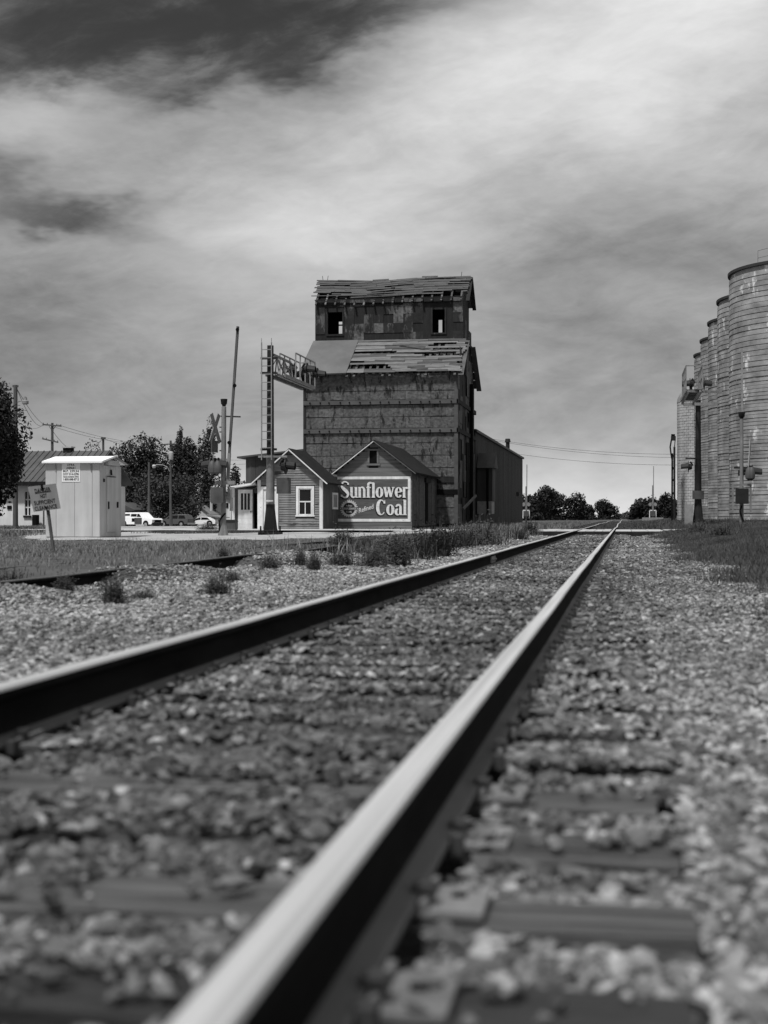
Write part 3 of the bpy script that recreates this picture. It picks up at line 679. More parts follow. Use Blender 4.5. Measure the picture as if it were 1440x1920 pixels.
B().bar((EX1 + .1, EY0 + 2.0, 1.2), (EX1 + .7, EY0 + 3.4, 2.0), .12, .12).obj('chute', m_board, elev)
# lower roof: boards in courses, plain sheet over the left bay, rafters in the holes
def slope_pt(x, t, lift=0, sag=None, e=(EY0 - .32, EAVE - .12), k=(CY0 + .02, KNEE + .02)):
    y = e[0] + (k[0] - e[0]) * t; z = e[1] + (k[1] - e[1]) * t
    d = Vector((0, k[0] - e[0], k[1] - e[1])).normalized(); nrm = Vector((0, -d.z, d.y))
    return Vector((x, y, z + (sag(x) if sag else 0))) + nrm * lift
def courses(x0, x1, n, mat, miss, sd, e, k, sag=None, rev=False, name='roof_board', lmin=.9, lmax=2.6):
    r = random.Random(sd); up = Vector((0, -(k[1] - e[1]), k[0] - e[0])) * (1 if k[0] > e[0] else -1)
    for i in range(n):
        x = x0 + r.uniform(-.12, .06)
        while x < x1 - .1:
            L_ = min(r.uniform(lmin, lmax), x1 + r.uniform(-.1, .12) - x)
            if L_ < .15: break
            t = (i + .5) / n
            if not miss(x + L_ / 2, t, r):
                l0, l1 = .035 + .03 * (1 - (i % 2)) + r.uniform(0, .015), .035 + r.uniform(0, .03); s = r.uniform(-.02, .02)
                p0 = slope_pt(x, t, l0, sag, e, k); p1 = slope_pt(x + L_ - .015, t + s * (r.random() < .3), l1, sag, e, k)
                wd = math.hypot(k[0] - e[0], k[1] - e[1]) / n * r.uniform(.8, 1.06)
                B().bar(p0, p1, wd, .022, up).obj(name, mat if r.random() < .72 else m_boarddk, elev)
            x += L_
E_, K_ = (EY0 - .32, EAVE - .12), (CY0 + .02, KNEE + .02)
xs_sheet = -15.55
def miss_low(x, t, r):
    if x > EX1 - 1.5 and .22 < t < .95: return r.random() < .55
    if .28 < t < .36 and x < -13.9 or .1 < t < .15 and x < -14.5: return r.random() < .7
    return r.random() < .07
courses(xs_sheet, EX1 + .22, 17, m_board, miss_low, 4, E_, K_)
pts = [slope_pt(x, t, .06 + .05, None, E_, K_) for x, t in ((EX0 - .25, -.04), (xs_sheet, -.02), (xs_sheet + .1, 1.0), (EX0 - .1, 1.0))]
n_ = (pts[1] - pts[0]).cross(pts[3] - pts[0]).normalized()
B().add([p for p in pts] + [p - n_ * .09 for p in pts], [(0, 1, 2, 3), (7, 6, 5, 4), (0, 4, 5, 1), (1, 5, 6, 2), (2, 6, 7, 3), (3, 7, 4, 0)]).obj('roof_sheet', m_sheet, elev)
for i in range(22):
    x = EX0 + .1 + i * (EX1 - EX0 - .2) / 21
    B().bar(slope_pt(x, -.05 if i % 5 in (1, 2) else .02, -.09, None, E_, K_), slope_pt(x, 1.0, -.09, None, E_, K_), .06, .13, (1, 0, 0)).obj('rafter', m_boarddk, elev)
eB = (EY1 + .32, EAVE - .12); kB = (CY1 - .02, KNEE + .02)
courses(EX0 - .2, EX1 + .22, 5, m_boarddk, lambda x, t, r: r.random() < .05, 6, eB, kB, lmin=2.5, lmax=4.5)
B().bar((-12.9, EY0 + 2.2, 10.75), (-10.3, EY0 + 1.6, 10.25), .16, .05).obj('fallen_plank', m_boarddk, elev)
for s, yy0, yy1, zz0, zz1 in ((1, EY0 - .34, CY0, EAVE - .3, KNEE - .08), (1, EY1 + .34, CY1, EAVE - .3, KNEE - .08)):
    B().bar((EX1 + .24, yy0, zz0), (EX1 + .24, yy1, zz1), .05, .3, (1, 0, 0)).obj('barge_board', m_band, elev)
# headhouse
wl0, wl1 = at_y(615, 627, CY0), at_y(642, 585, CY0); wr0, wr1 = at_y(811, 624, CY0), at_y(834, 580, CY0)
zf = KNEE - .25
h1 = (wl0.x - EX0, wl1.x - EX0, wl0.z - zf, wl1.z - zf); h2 = (wr0.x - EX0, wr1.x - EX0, wr0.z - zf, wr1.z - zf)
B().wall((EX0, CY0, zf), (1, 0, 0), (0, -1, 0), EX1 - EX0, CEAVE - zf, [h1, h2], .1).obj('wall', m_wooddk, elev)
bk = CY1
q0, q1 = at_y(635.5, 626, bk), at_y(652, 603, bk); q2, q3 = at_y(822.5, 624, bk), at_y(829.5, 600, bk)
B().wall((EX1, bk, zf), (-1, 0, 0), (0, 1, 0), EX1 - EX0, CEAVE - zf, [(EX1 - q1.x, EX1 - q0.x, q0.z - zf, q1.z - zf), (EX1 - q3.x, EX1 - q2.x, q2.z - zf, q3.z - zf)], .1).obj('wall', m_wooddk, elev)
CYM = (CY0 + CY1) / 2
for x0, x1 in ((EX0, EX0 + .1), (EX1 - .1, EX1)):
    B().prism([(CY0 + .1, zf), (CY1 - .1, zf), (CY1 - .1, CEAVE), (CYM, CRIDGE - .1), (CY0 + .1, CEAVE)], lambda a, b_, d: (d, a, b_), x0, x1).obj('wall', m_wooddk, elev)
r = random.Random(21); nc = 15; cw = (EX1 - EX0) / nc; zr = [KNEE + .02, 11.6, 12.15, 12.7, 13.2, CEAVE - .04]
for i in range(nc):
    for j in range(5):
        x0, x1, z0, z1 = EX0 + i * cw, EX0 + (i + 1) * cw, zr[j], zr[j + 1]
        if any(x1 > EX0 + h[0] - .04 and x0 < EX0 + h[1] + .04 and z1 > zf + h[2] and z0 < zf + h[3] for h in (h1, h2)): continue
        u = r.random()
        if u < .22: continue
        mt = m_tindk if u < .36 else m_peel if u < .86 else m_tin
        put('panel', unit_box(cw - .01, .012, z1 - z0 + .02, mt), elev, ((x0 + x1) / 2, CY0 - r.choice([.003, .01, .018]), (z0 + z1) / 2), (r.uniform(-.015, .015), 0, 0))
for h in (h1, h2):
    x0, x1, z0, z1 = EX0 + h[0], EX0 + h[1], zf + h[2], zf + h[3]
    fb = B()
    for a in ((x0 - .1, x0, z0 - .1, z1 + .1), (x1, x1 + .1, z0 - .1, z1 + .1), (x0 + .001, x1 - .001, z1, z1 + .1), (x0 + .001, x1 - .001, z0 - .1, z0)):
        fb.box(a[0], a[1], CY0 - .05, CY0 - .001, a[2], a[3])
    fb.obj('window_frame', m_tindk, elev)
B().box(EX0 + h1[1] - .32, EX0 + h1[1] - .02, CY0 + .4, CY0 + .45, zf + h1[2] + .55, zf + h1[2] + .63).obj('sash_bar', m_wooddk, elev)
xsag = -15.2
sagf = lambda x: -.13 * math.exp(-((x - xsag) / 1.9) ** 2) + .02 * (x - EX0) * .3
Eu, Ku = (CY0 - .3, CEAVE - .22), (CYM, CRIDGE); Er = (CY1 + .3, CEAVE - .22)
def miss_up(x, t, r):
    if t < .22: return True
    if t < .45 and x < -12.5: return r.random() < .55
    return r.random() < .1 or (x > EX1 - 1.0 and .3 < t < .62 and r.random() < .6)
courses(EX0 - .12, EX1 + .3, 19, m_boarddk, miss_up, 9, Eu, Ku, sagf, lmin=.9, lmax=2.4)
courses(EX0 - .12, EX1 + .3, 4, m_boarddk, lambda x, t, r: False, 10, Er, Ku, sagf, lmin=2.5, lmax=4.5)
for s, t in ((0, .27), (1, .08)):
    B().bar(slope_pt(EX0 - .28 if s == 0 else EX0, t + .03, .05, sagf, Eu, Ku), slope_pt(-12.9 if s == 0 else EX1, t - .03, .05, sagf, Eu, Ku), .1, .04).obj('batten', m_board if s == 0 else m_wooddk, elev)
for i in range(16):
    x = EX0 + .1 + i * (EX1 - EX0 - .2) / 15
    B().bar(slope_pt(x, -.02, -.06, sagf, Eu, Ku), slope_pt(x, 1, -.06, sagf, Eu, Ku), .07, .1, (1, 0, 0)).obj('rafter', m_rafter if i % 4 == 1 else m_boarddk, elev)
B().prism([(CY0 - .1, CEAVE - .3), (CY1 + .1, CEAVE - .3), (CYM, CRIDGE - .52)], lambda a, b_, d: (d, a, b_), EX0 + .12, EX1 - .12).obj('attic_shade_fill', m_dark, elev)  # near-black filler, paints the roof space's shade behind missing boards
for e2 in (Eu, Er): B().bar((EX1 + .3, e2[0], e2[1] - .1), (EX1 + .3, CYM, CRIDGE - .08), .05, .22, (1, 0, 0)).obj('barge_board', m_wooddk, elev)
for x, sgn in ((EX1 - .3, 1), (EX0 + .4, 1), (EX0 + .15, -1)): B().bar((x, CYM, CRIDGE - .1), (x + .05 * sgn, CYM, CRIDGE + .28), .025, .025).obj('lightning_rod', m_wooddk, elev)

# ------------------------------------------------------------------ long metal warehouse behind the elevator
WX0, WX1, WY0, WY1 = -24.2, EX1 - .02, 87.2, 128.5
ware = thing('metal_warehouse', 'long low corrugated metal warehouse running behind the grain elevator with a single pitch roof', 'warehouse', ((WX0 + WX1) / 2, 105, 0))
zl, zr_ = 4.6, 6.2
B().prism([(WX0 + .08, -.6), (WX1 - .08, -.6), (WX1 - .08, zr_), (WX0 + .08, zl)], lambda a, b_, d: (a, d, b_), WY0 + .08, WY1 - .08).obj('wall', m_dark, ware)
nb = 24
for i in range(nb):                                     # ribbed cladding of the track side, sheet by sheet
    y0 = WY0 + (WY1 - WY0) * i / nb; w = (WY1 - WY0) / nb - .02; q = B(); k = 8
    for j in range(k):
        a = y0 + w * j / k; q.add([(WX1, a, -.5), (WX1 + .04, a + w / k * .3, -.5), (WX1 + .04, a + w / k * .7, -.5), (WX1, a + w / k, -.5), (WX1, a, zr_), (WX1 + .04, a + w / k * .3, zr_), (WX1 + .04, a + w / k * .7, zr_), (WX1, a + w / k, zr_)], [(0, 1, 5, 4), (1, 2, 6, 5), (2, 3, 7, 6)])
    q.obj('panel', m_shed, ware)
for i in range(10):
    x0 = WX0 + (EX0 - WX0 + .4) * i / 10; w = (EX0 - WX0 + .4) / 10; zt = lambda x: zl + (zr_ - zl) * (x - WX0) / (WX1 - WX0)
    B().add([(x0, WY0, .6), (x0 + w * .5, WY0 - .04, .6), (x0 + w - .01, WY0, .6), (x0 + w - .01, WY0, zt(x0 + w)), (x0 + w * .5, WY0 - .04, zt(x0 + w * .5)), (x0, WY0, zt(x0))], [(0, 1, 4, 5), (1, 2, 3, 4)]).obj('panel', m_shed, ware)
B().prism([(WX0 - .5, zl - .05), (WX1 + .1, zr_ + .005), (WX1 + .1, zr_ + .09), (WX0 - .5, zl + .06)], lambda a, b_, d: (a, d, b_), WY0 - .35, WY1 + .2).obj('roof', m_metalroof, ware)
B().box(WX1 + .1, WX1 + .17, WY0 - .3, WY1 + .2, zr_ - .1, zr_ + .06).obj('gutter', m_greyp, ware)
vp = at_x(952, 838, WX1 - .6)
v = B(); v.tube((vp.x, vp.y, zr_ - .2), (vp.x, vp.y, zr_ + 1.0), .17, n=10); v.tube((vp.x, vp.y, zr_ + 1.0), (vp.x, vp.y, zr_ + 1.3), .26, .2, n=10); v.obj('vent_pipe', m_steeldk, ware, True)
lw = at_x(930, 905, WX1)
B().box(WX1 + .04, WX1 + .07, 97.0, 99.3, 3.1, 3.5).obj('vent', m_dark, ware); B().box(WX1 + .04, WX1 + .08, 121, 123.5, 2.6, 2.95).obj('vent', m_dark, ware)
# spout house hanging on its side
sy0, sy1, sx1 = 87.6, 89.6, EX1 + 1.05
B().box(EX1 + .08, sx1, sy0, sy1, 1.75, 3.9).obj('spout_house', m_shed, ware)
B().prism([(sy0 - .2, 3.85), ((sy0 + sy1) / 2, 4.85), (sy1 + .2, 3.85)], lambda a, b_, d: (d, a, b_), EX1 + .07, sx1 + .15).obj('spout_roof', m_shed, ware)
B().box(EX1 + .09, sx1 - .05, sy0 - .05, sy1 - .1, .95, 1.74).obj('hopper', m_galv, ware)
B().tube((sx1 - .3, sy0 - .1, .9), (sx1 - .3, sy0 - .1, 3.8), .07).obj('spout_pipe', m_dark, ware)

# ------------------------------------------------------------------ coal shed with the painted sign
SX0, SX1, SY0, SY1 = -14.2, -10.4, 68.25, 77.45
SRX, SE, SR = (SX0 + SX1) / 2, 3.05, 4.5
coal = thing('coal_shed', 'weathered gabled coal shed with a big painted coal sign on its front', 'shed', (SRX, (SY0 + SY1) / 2, .1))
wx = at_y(700, 857, SY0)
B().prism([(SX0 + .06, -.2), (SX1 - .06, -.2), (SX1 - .06, SE - .05), (SRX, SR - .05), (SX0 + .06, SE - .05)], lambda a, b_, d: (a, d, b_), SY0 + .05, SY1).obj('wall', m_wooddk, coal)
gw, gz0, gz1 = .38, wx.z - .32, wx.z + .32
r = random.Random(8); z = .12
while z < SR - .1:                                     # front boards, one by one
    h = .205
    half = (SX1 - SX0) / 2 if z + h / 2 < SE else (SX1 - SX0) / 2 * (SR - z - h / 2) / (SR - SE)
    if half < .08: break
    segs = [(-half, half)]
    if gz0 - .12 < z + h and z < gz1 + .06: segs = [(-half, wx.x - SRX - gw / 2 - .06), (wx.x - SRX + gw / 2 + .06, half)]
    for a, c in segs:
        if c - a > .1: B().box(SRX + a, SRX + c, SY0 - .012 - r.uniform(0, .008), SY0 + .04, z + .004, z + h - .006).obj('board', m_coalwd, coal)
    z += h
fr = B()
for a in ((wx.x - gw / 2 - .09, wx.x - gw / 2, gz0, gz1), (wx.x + gw / 2, wx.x + gw / 2 + .09, gz0, gz1), (wx.x - gw / 2 - .15, wx.x + gw / 2 + .15, gz1 + .002, gz1 + .09), (wx.x - gw / 2 - .16, wx.x + gw / 2 + .16, gz0 - .1, gz0 - .002)):
    fr.box(a[0], a[1], SY0 - .06, SY0, a[2], a[3])
win = fr.obj('window', m_coalwd, coal); B().box(wx.x - gw / 2, wx.x + gw / 2, SY0 + .0, SY0 + .045, gz0, gz1).obj('opening', m_dark, win)
y = SY0 + .02
while y < SY1 - .1:                                    # side boards
    w = .46; B().box(SX1 - .05, SX1 + r.uniform(.0, .015), y, y + w - .012, .28, SE - .08).obj('board', m_tin if r.random() < .7 else m_coalwd, coal); y += w
B().box(SX1 + .02, SX1 + .05, SY0 + 4.6, SY0 + 5.5, .4, 2.55).obj('door', m_dark, coal)
B().box(SX1 + .0, SX1 + .12, SY0 + 4.3, SY0 + 6.0, 2.58, 2.82).obj('door_track', m_wooddk, coal)
for s in (-1, 1):
    xe = SRX + s * ((SX1 - SX0) / 2 + .22); ze = SE - .16
    B().prism([(xe, ze), (SRX, SR + .02), (SRX, SR + .1), (xe, ze + .08)][::s], lambda a, b_, d: (a, d, b_), SY0 - .22, SY1 - .01).obj('roof', m_roofdk, coal)
    B().bar((xe, SY0 - .245, ze + .0), (SRX, SY0 - .245, SR + .02), .04, .09, (0, 1, 0)).obj('barge_board', m_white if s < 0 else m_band, coal)
# the painted sign
s00, s11 = at_y(636, 978, SY0 - .03), at_y(770, 893, SY0 - .03)
sx0_, sx1_, sz0, sz1 = SX0 + .02, s11.x, s00.z, s11.z
sign = B().box(sx0_, sx1_, SY0 - .036, SY0 - .022, sz0, sz1).obj('painted_sign', m_signbg, coal)
bt = .14; bd = B()
for a in ((sx0_, sx1_, sz1 - bt, sz1), (sx0_, sx1_, sz0, sz0 + bt), (sx1_ - bt, sx1_, sz0 + bt + .001, sz1 - bt - .001)): bd.box(a[0], a[1], SY0 - .044, SY0 - .0362, a[2], a[3])
bd.obj('border', m_white, sign)
SP = lambda px, py, l=.0: at_y(px, py, SY0 - .04 - l)
# lettering: heavy roman strokes drawn as ribbons (a stroke = centre line and a width at each point)
GL = {}
def arc(cx, cy, rx, ry, a0, a1, w0, w1, n=18, fat=None):
    out = []
    for i in range(n + 1):
        t = i / n; a = math.radians(a0 + (a1 - a0) * t); w = (w0 + (w1 - w0) * t) if fat is None else fat(a)
        out.append((cx + rx * math.cos(a), cy + ry * math.sin(a), w))
    return out
st_ = lambda x, y0, y1, w=.2: [(x, y0, w), (x, y1, w)]
ser = lambda x0, x1, y: [(x0, y, .07), (x1, y, .07)]
bowl = lambda a: .075 + .15 * abs(math.cos(a)) ** 1.5
GL['S'] = (.74, [arc(.36, .80, .27, .24, 15, 180, .07, .16) + [(.12, .70, .19), (.28, .56, .25), (.46, .44, .26), (.57, .31, .22)] + arc(.35, .26, .26, .24, 5, -165, .2, .07), [(.6, .84, .16), (.64, .97, .05)], [(.09, .2, .16), (.06, .05, .05)]])
GL['u'] = (.66, [st_(.14, .2, .68), arc(.3, .22, .16, .19, 180, 330, .2, .06), st_(.5, .03, .68), ser(.02, .22, .67), ser(.38, .58, .67), ser(.46, .66, .035)])
GL['n'] = (.66, [st_(.14, .03, .68), st_(.5, .03, .5), arc(.32, .48, .18, .2, 0, 150, .2, .06), ser(.02, .2, .67), ser(.02, .26, .035), ser(.38, .62, .035)])
GL['f'] = (.42, [st_(.16, .03, .8), arc(.32, .82, .16, .15, 180, 40, .2, .12), ser(.0, .38, .66), ser(.02, .32, .035)])
GL['l'] = (.34, [st_(.16, .03, .97), ser(.02, .2, .965), ser(.02, .3, .035)])
GL['o'] = (.62, [arc(.3, .35, .2, .31, 0, 360, 0, 0, 30, bowl)])
GL['w'] = (.92, [[(.1, .68, .19), (.27, .05, .19)], [(.27, .05, .1), (.45, .66, .1)], [(.42, .68, .19), (.61, .05, .19)], [(.61, .05, .1), (.79, .66, .1)], ser(.0, .24, .67), ser(.34, .52, .67), ser(.68, .9, .67)])
GL['e'] = (.6, [arc(.3, .35, .2, .31, 5, 325, 0, 0, 28, bowl), [(.14, .36, .07), (.5, .38, .07)]])
GL['r'] = (.52, [st_(.14, .03, .68), arc(.3, .48, .15, .17, 150, 40, .07, .17), ser(.02, .2, .67), ser(.02, .28, .035)])
GL['C'] = (.78, [arc(.39, .5, .28, .46, 42, 318, 0, 0, 34, lambda a: .08 + .17 * max(0, -math.cos(a)) ** .8), [(.62, .74, .15), (.66, .95, .05)]])
GL['a'] = (.64, [st_(.46, .06, .48), arc(.3, .48, .17, .18, 0, 165, .17, .13), arc(.28, .21, .17, .18, 95, 360, .1, .12, 18, lambda a: .08 + .13 * max(0, -math.cos(a))), ser(.42, .64, .035)])
def lettering(word, x_px, base_px, w_px, h_px, mat, name, dpx=0, dpy=0, lift=0.0):
    tot = sum(GL[c][0] for c in word); b = B(); x = 0; kx = w_px / tot; layer = 0
    for c in word:
        for stroke in GL[c][1]:
            L_, R_ = [], []
            for i, (a, q, w) in enumerate(stroke):
                p, nx = stroke[max(i - 1, 0)], stroke[min(i + 1, len(stroke) - 1)]
                dx, dy = (nx[0] - p[0]) * kx, (nx[1] - p[1]) * h_px; l = math.hypot(dx, dy) or 1
                ox, oy = -dy / l * w / 2 * kx * 1.02, dx / l * w / 2 * kx * 1.02
                sx_, sy_ = x_px + (x + a) * kx + dpx, base_px - q * h_px + dpy
                L_.append((sx_ + ox, sy_ - oy)); R_.append((sx_ - ox, sy_ + oy))
            layer += 1; d = lift + .0004 * layer; n = len(L_)
            b.add([SP(*q, d) for q in L_] + [SP(*q, d) for q in R_], [(n + i, n + i + 1, i + 1, i) for i in range(n - 1)])
        x += GL[c][0]
    return b.obj(name, mat, sign)
for wd, x0, bs, w_, h_ in (('Sunflower', 638.5, 933.3, 128, 29), ('Coal', 705.5, 966.0, 58, 29.5)):
    lettering(wd, x0, bs, w_, h_, m_black, 'letter_shadow', -1.7, 2.0, .001); lettering(wd, x0, bs, w_, h_, m_letter, 'lettering', 0, 0, .03)
c_px, c_py = 654.5, 953.5
em = B(); n = 96; vs = []
for i in range(n):
    a = 2 * math.pi * i / n; rr_ = 16.6 if i % 4 < 2 else 14.6
    vs += [SP(c_px + 11.2 * math.cos(a), c_py + 11.2 * math.sin(a), .004), SP(c_px + rr_ * math.cos(a), c_py + rr_ * math.sin(a), .004)]
em.add(vs, [(2 * i, 2 * i + 1, (2 * i + 3) % (2 * n), (2 * i + 2) % (2 * n)) for i in range(n)]); em.obj('emblem_petals', m_letdim, sign)
em = B(); em.add([SP(c_px + 10.6 * math.cos(2 * math.pi * i / 40), c_py + 10.6 * math.sin(2 * math.pi * i / 40), .005) for i in range(40)], [tuple(range(39, -1, -1))]); em.obj('emblem_disc', m_black, sign)
em = B(); em.add([SP(c_px + a, c_py + q, .008) for a, q in ((-15, -2.2), (15, -2.6), (15, 2.6), (-15, 2.6))], [(3, 2, 1, 0)]); em.obj('emblem_banner', m_signbg, sign)
mk = lambda cx, cy, l, rot=0: (lambda x, y: SP(cx + x * math.cos(rot) - y * math.sin(rot), cy - (x * math.sin(rot) + y * math.cos(rot)), l))
text_mesh('emblem_lettering', 'SUNFLOWER', 4.6, m_letdim, mk(c_px, c_py + 1.7, .012), sign, 27, .05)
text_mesh('emblem_lettering', 'COAL', 4.8, m_letdim, mk(c_px, c_py + 7.8, .012), sign, 11, .05)
text_mesh('emblem_lettering', 'Refined', 4.2, m_letdim, mk(c_px, c_py - 3.9, .012), sign, 11, .02)
text_mesh('script_lettering', 'Refined', 12, m_letter, mk(686.5, 957.5, .01, .3), sign, 31, .1, .35)

# ------------------------------------------------------------------ clapboard office
OX0, OX1, OY0, OY1 = -17.3, -14.13, 64.5, 68.1
ORX, OE, OR = (OX0 + OX1) / 2, 2.5, 3.92
off_ = thing('clapboard_office', 'small clapboard office with white trimmed window and door and a lean-to porch at its left', 'office building', (ORX, 66, .1))
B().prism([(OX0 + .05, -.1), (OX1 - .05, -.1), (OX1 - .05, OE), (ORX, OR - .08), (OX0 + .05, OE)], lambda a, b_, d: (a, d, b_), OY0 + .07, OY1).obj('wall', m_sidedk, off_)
wa, wb = at_y(560, 965, OY0), at_y(584.5, 916, OY0); da, db = at_y(493.5, 990.5, OY0), at_y(517.5, 917, OY0)
sd = B(); z = .08
while z < OR - .12:                                    # front clapboards round the openings
    half = (OX1 - OX0) / 2 if z < OE else (OX1 - OX0) / 2 * (OR - z - .05) / (OR - OE)
    cuts = []
    if z + .1 > wa.z - .16 and z < wb.z + .14: cuts.append((wa.x - .15, wb.x + .15))
    if z < db.z + .14: cuts.append((da.x - .15, db.x + .15))
    a = ORX - half; q = []
    for c0, c1 in sorted(cuts): q.append((a, c0)); a = c1
    q.append((a, ORX + half))
    for a, c in q:
        if c - a > .04: jj = .004 * math.sin(z * 91); sd.add([(a, OY0 - .034 + jj, z + jj), (c, OY0 - .034 - jj, z - jj), (c, OY0 - .003, z + .125), (a, OY0 - .003, z + .125), (a, OY0 + .07, z), (c, OY0 + .07, z), (c, OY0 + .07, z + .125), (a, OY0 + .07, z + .125)], [(0, 1, 2, 3), (1, 5, 6, 2), (4, 0, 3, 7), (3, 2, 6, 7), (4, 5, 1, 0)])
    z += .115
sd.obj('clapboard', m_siding, off_, kind='stuff')
def window(a, b_, y, parent, mat, t=.12, mull=True, label=None):
    f = B()
    for q in ((a.x - t, a.x, a.z - .02, b_.z), (b_.x, b_.x + t, a.z - .02, b_.z), (a.x - t, b_.x + t, b_.z + .001, b_.z + t), (a.x - t - .03, b_.x + t + .03, a.z - .09, a.z - .021)): f.box(q[0], q[1], y - .05, y + .02, q[2], q[3])
    w = f.obj('window', mat, parent); g = B().box(a.x, b_.x, y + .022, y + .032, a.z - .02, b_.z).obj('pane', m_glass, w)
    s = B(); zm = (a.z + b_.z) / 2
    for q in ((a.x + .001, a.x + .045, a.z - .018, b_.z - .001), (b_.x - .045, b_.x - .001, a.z - .018, b_.z - .001), (a.x + .046, b_.x - .046, zm - .03, zm + .03), (a.x + .046, b_.x - .046, b_.z - .05, b_.z - .002), (a.x + .046, b_.x - .046, a.z - .018, a.z + .03)): s.box(q[0], q[1], y - .01, y + .02, q[2], q[3])
    if mull: xm = (a.x + b_.x) / 2; s.box(xm - .02, xm + .02, y - .005, y + .02, a.z + .031, zm - .031)
    s.obj('sash', mat, w); return w
window(wa, wb, OY0, off_, m_white)
dr = B()
for q in ((da.x - .12, da.x, .1, db.z), (db.x, db.x + .12, .1, db.z), (da.x - .12, db.x + .12, db.z + .001, db.z + .12)): dr.box(q[0], q[1], OY0 - .05, OY0 + .02, q[2], q[3])
dr = dr.obj('door', m_white, off_); B().box(da.x, db.x, OY0 + .0, OY0 + .03, .1, db.z - .002).obj('door_leaf', m_white, dr); B().box(da.x + .14, db.x - .14, OY0 - .004, OY0 - .001, 1.15, db.z - .15).obj('pane', m_glass, dr)
for x in (OX0, OX1 - .13): B().box(x - .012, x + .142, OY0 - .045, OY0 + .075, -.05, OE + .02).obj('corner_board', m_white, off_)
y = OY0 + .08
k = 0
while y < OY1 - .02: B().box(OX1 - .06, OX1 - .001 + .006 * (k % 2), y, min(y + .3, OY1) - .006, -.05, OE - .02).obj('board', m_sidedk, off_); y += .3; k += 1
sa, sb_ = at_x(623.5, 951, OX1), at_x(631.5, 928, OX1)
f = B()
for q in ((sa.y - .1, sa.y, sa.z - .1, sb_.z + .1), (sb_.y, sb_.y + .1, sa.z - .1, sb_.z + .1), (sa.y + .001, sb_.y - .001, sb_.z, sb_.z + .1), (sa.y + .001, sb_.y - .001, sa.z - .1, sa.z)): f.box(OX1 + .002, OX1 + .05, q[0], q[1], q[2], q[3])
f = f.obj('window', m_white, off_); B().box(OX1 + .008, OX1 + .02, sa.y, sb_.y, sa.z, sb_.z).obj('pane', m_galv, f)
for s in (-1, 1):
    xe = ORX + s * ((OX1 - OX0) / 2 + .28); ze = OE - .2
    B().prism([(xe, ze), (ORX, OR + .02), (ORX, OR + .1), (xe, ze + .08)][::s], lambda a, b_, d: (a, d, b_), OY0 - .24, OY1 + .05 if s < 0 else SY0 - .3).obj('roof', m_roofdk, off_)
    B().bar((xe, OY0 - .265, ze + .01), (ORX, OY0 - .265, OR + .02), .045, .11, (0, 1, 0)).obj('barge_board', m_white, off_)
# lean-to porch at the left
PX0 = at_y(438, 950, OY0 + .6).x
B().prism([(PX0 - .25, 2.08), (OX0 - .13, 2.3), (OX0 - .13, 2.4), (PX0 - .25, 2.18)], lambda a, b_, d: (a, d, b_), OY0 - .1, OY1 - .3).obj('porch_roof', m_white, off_)
pa, pb_ = at_y(447, 990, OY0 + .6), at_y(474, 918, OY0 + .6)
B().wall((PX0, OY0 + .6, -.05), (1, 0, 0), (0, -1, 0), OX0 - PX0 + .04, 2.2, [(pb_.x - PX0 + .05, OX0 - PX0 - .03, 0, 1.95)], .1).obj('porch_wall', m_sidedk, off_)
B().box(PX0 + .1, OX0, OY0 + 2.6, OY0 + 2.7, 0, 2.1).obj('porch_wall', m_dark, off_)  # back wall coloured near black as the shade inside the porch
B().box(PX0 - .02, PX0 + .1, OY0 + .7, OY0 + 2.7, -.05, 2.1).obj('porch_wall', m_white, off_)
B().box(PX0 - .06, PX0 + .08, OY0 + .5, OY0 + .59, -.05, 2.12).obj('porch_post', m_white, off_)
pd = B().box(pa.x, pb_.x, OY0 + .54, OY0 + .598, .05, pb_.z).obj('porch_door', m_white, off_)
for i in range(3):
    w = (pb_.x - pa.x); B().box(pa.x + w * (.2 + .23 * i), pa.x + w * (.36 + .23 * i), OY0 + .535, OY0 + .5395, pb_.z - .98, pb_.z - .18).obj('pane', m_glass, pd)
for i in range(3): B().box(pa.x + .02, pb_.x - .02, OY0 + .533, OY0 + .5397, .12 + .28 * i, .37 + .28 * i).obj('door_board', m_white, pd)
B().tube((pb_.x - .08, OY0 + .5, 1.0), (pb_.x - .08, OY0 + .54, 1.0), .03).obj('door_knob', m_steeldk, pd)
B().box(PX0 - .3, SX1 - .4, OY0 - .55, OY0 - .06, -.05, .17).obj('doorstep', m_conc, off_)

# ------------------------------------------------------------------ white signal hut
HX0, HX1, HY0, HY1 = -19.03, -17.14, 43.7, 45.68
hgt = hz_(-18, 43.7)
hut = thing('signal_hut', 'white steel signal hut with gabled bright roof standing beside the siding', 'equipment hut', ((HX0 + HX1) / 2, 44.7, hgt))
he, hr = 2.56, 2.75
B().prism([(HY0 + .02, hgt - .02), (HY1 - .02, hgt - .02), (HY1 - .02, he), ((HY0 + HY1) / 2, hr - .03), (HY0 + .02, he)], lambda a, b_, d: (d, a, b_), HX0 + .02, HX1 - .02).obj('wall', m_hut, hut)
cuts = [0, .235, .545, .81, 1.0]
cuts = [HX0 + (HX1 - HX0) * c for c in (0, .2, .545, .87, 1.0)]
for a, c in zip(cuts[:-1], cuts[1:]): B().box(a + .006, c - .006, HY0 - .018, HY0 + .018, hgt + .03, he - .02).obj('panel', m_hut, hut)
ys = [HY0, HY0 + .52, HY0 + 1.42, HY1]
for i, (a, c) in enumerate(zip(ys[:-1], ys[1:])): B().box(HX1 - .018, HX1 + .014, a + .006 - (.018 if i == 0 else 0), c - .006, hgt + .03, he - .1).obj('panel', m_hut, hut)
hd = B().box(HX1 + .016, HX1 + .05, HY0 + .58, HY0 + 1.36, hgt + .18, hgt + 2.02).obj('door', m_hut, hut)
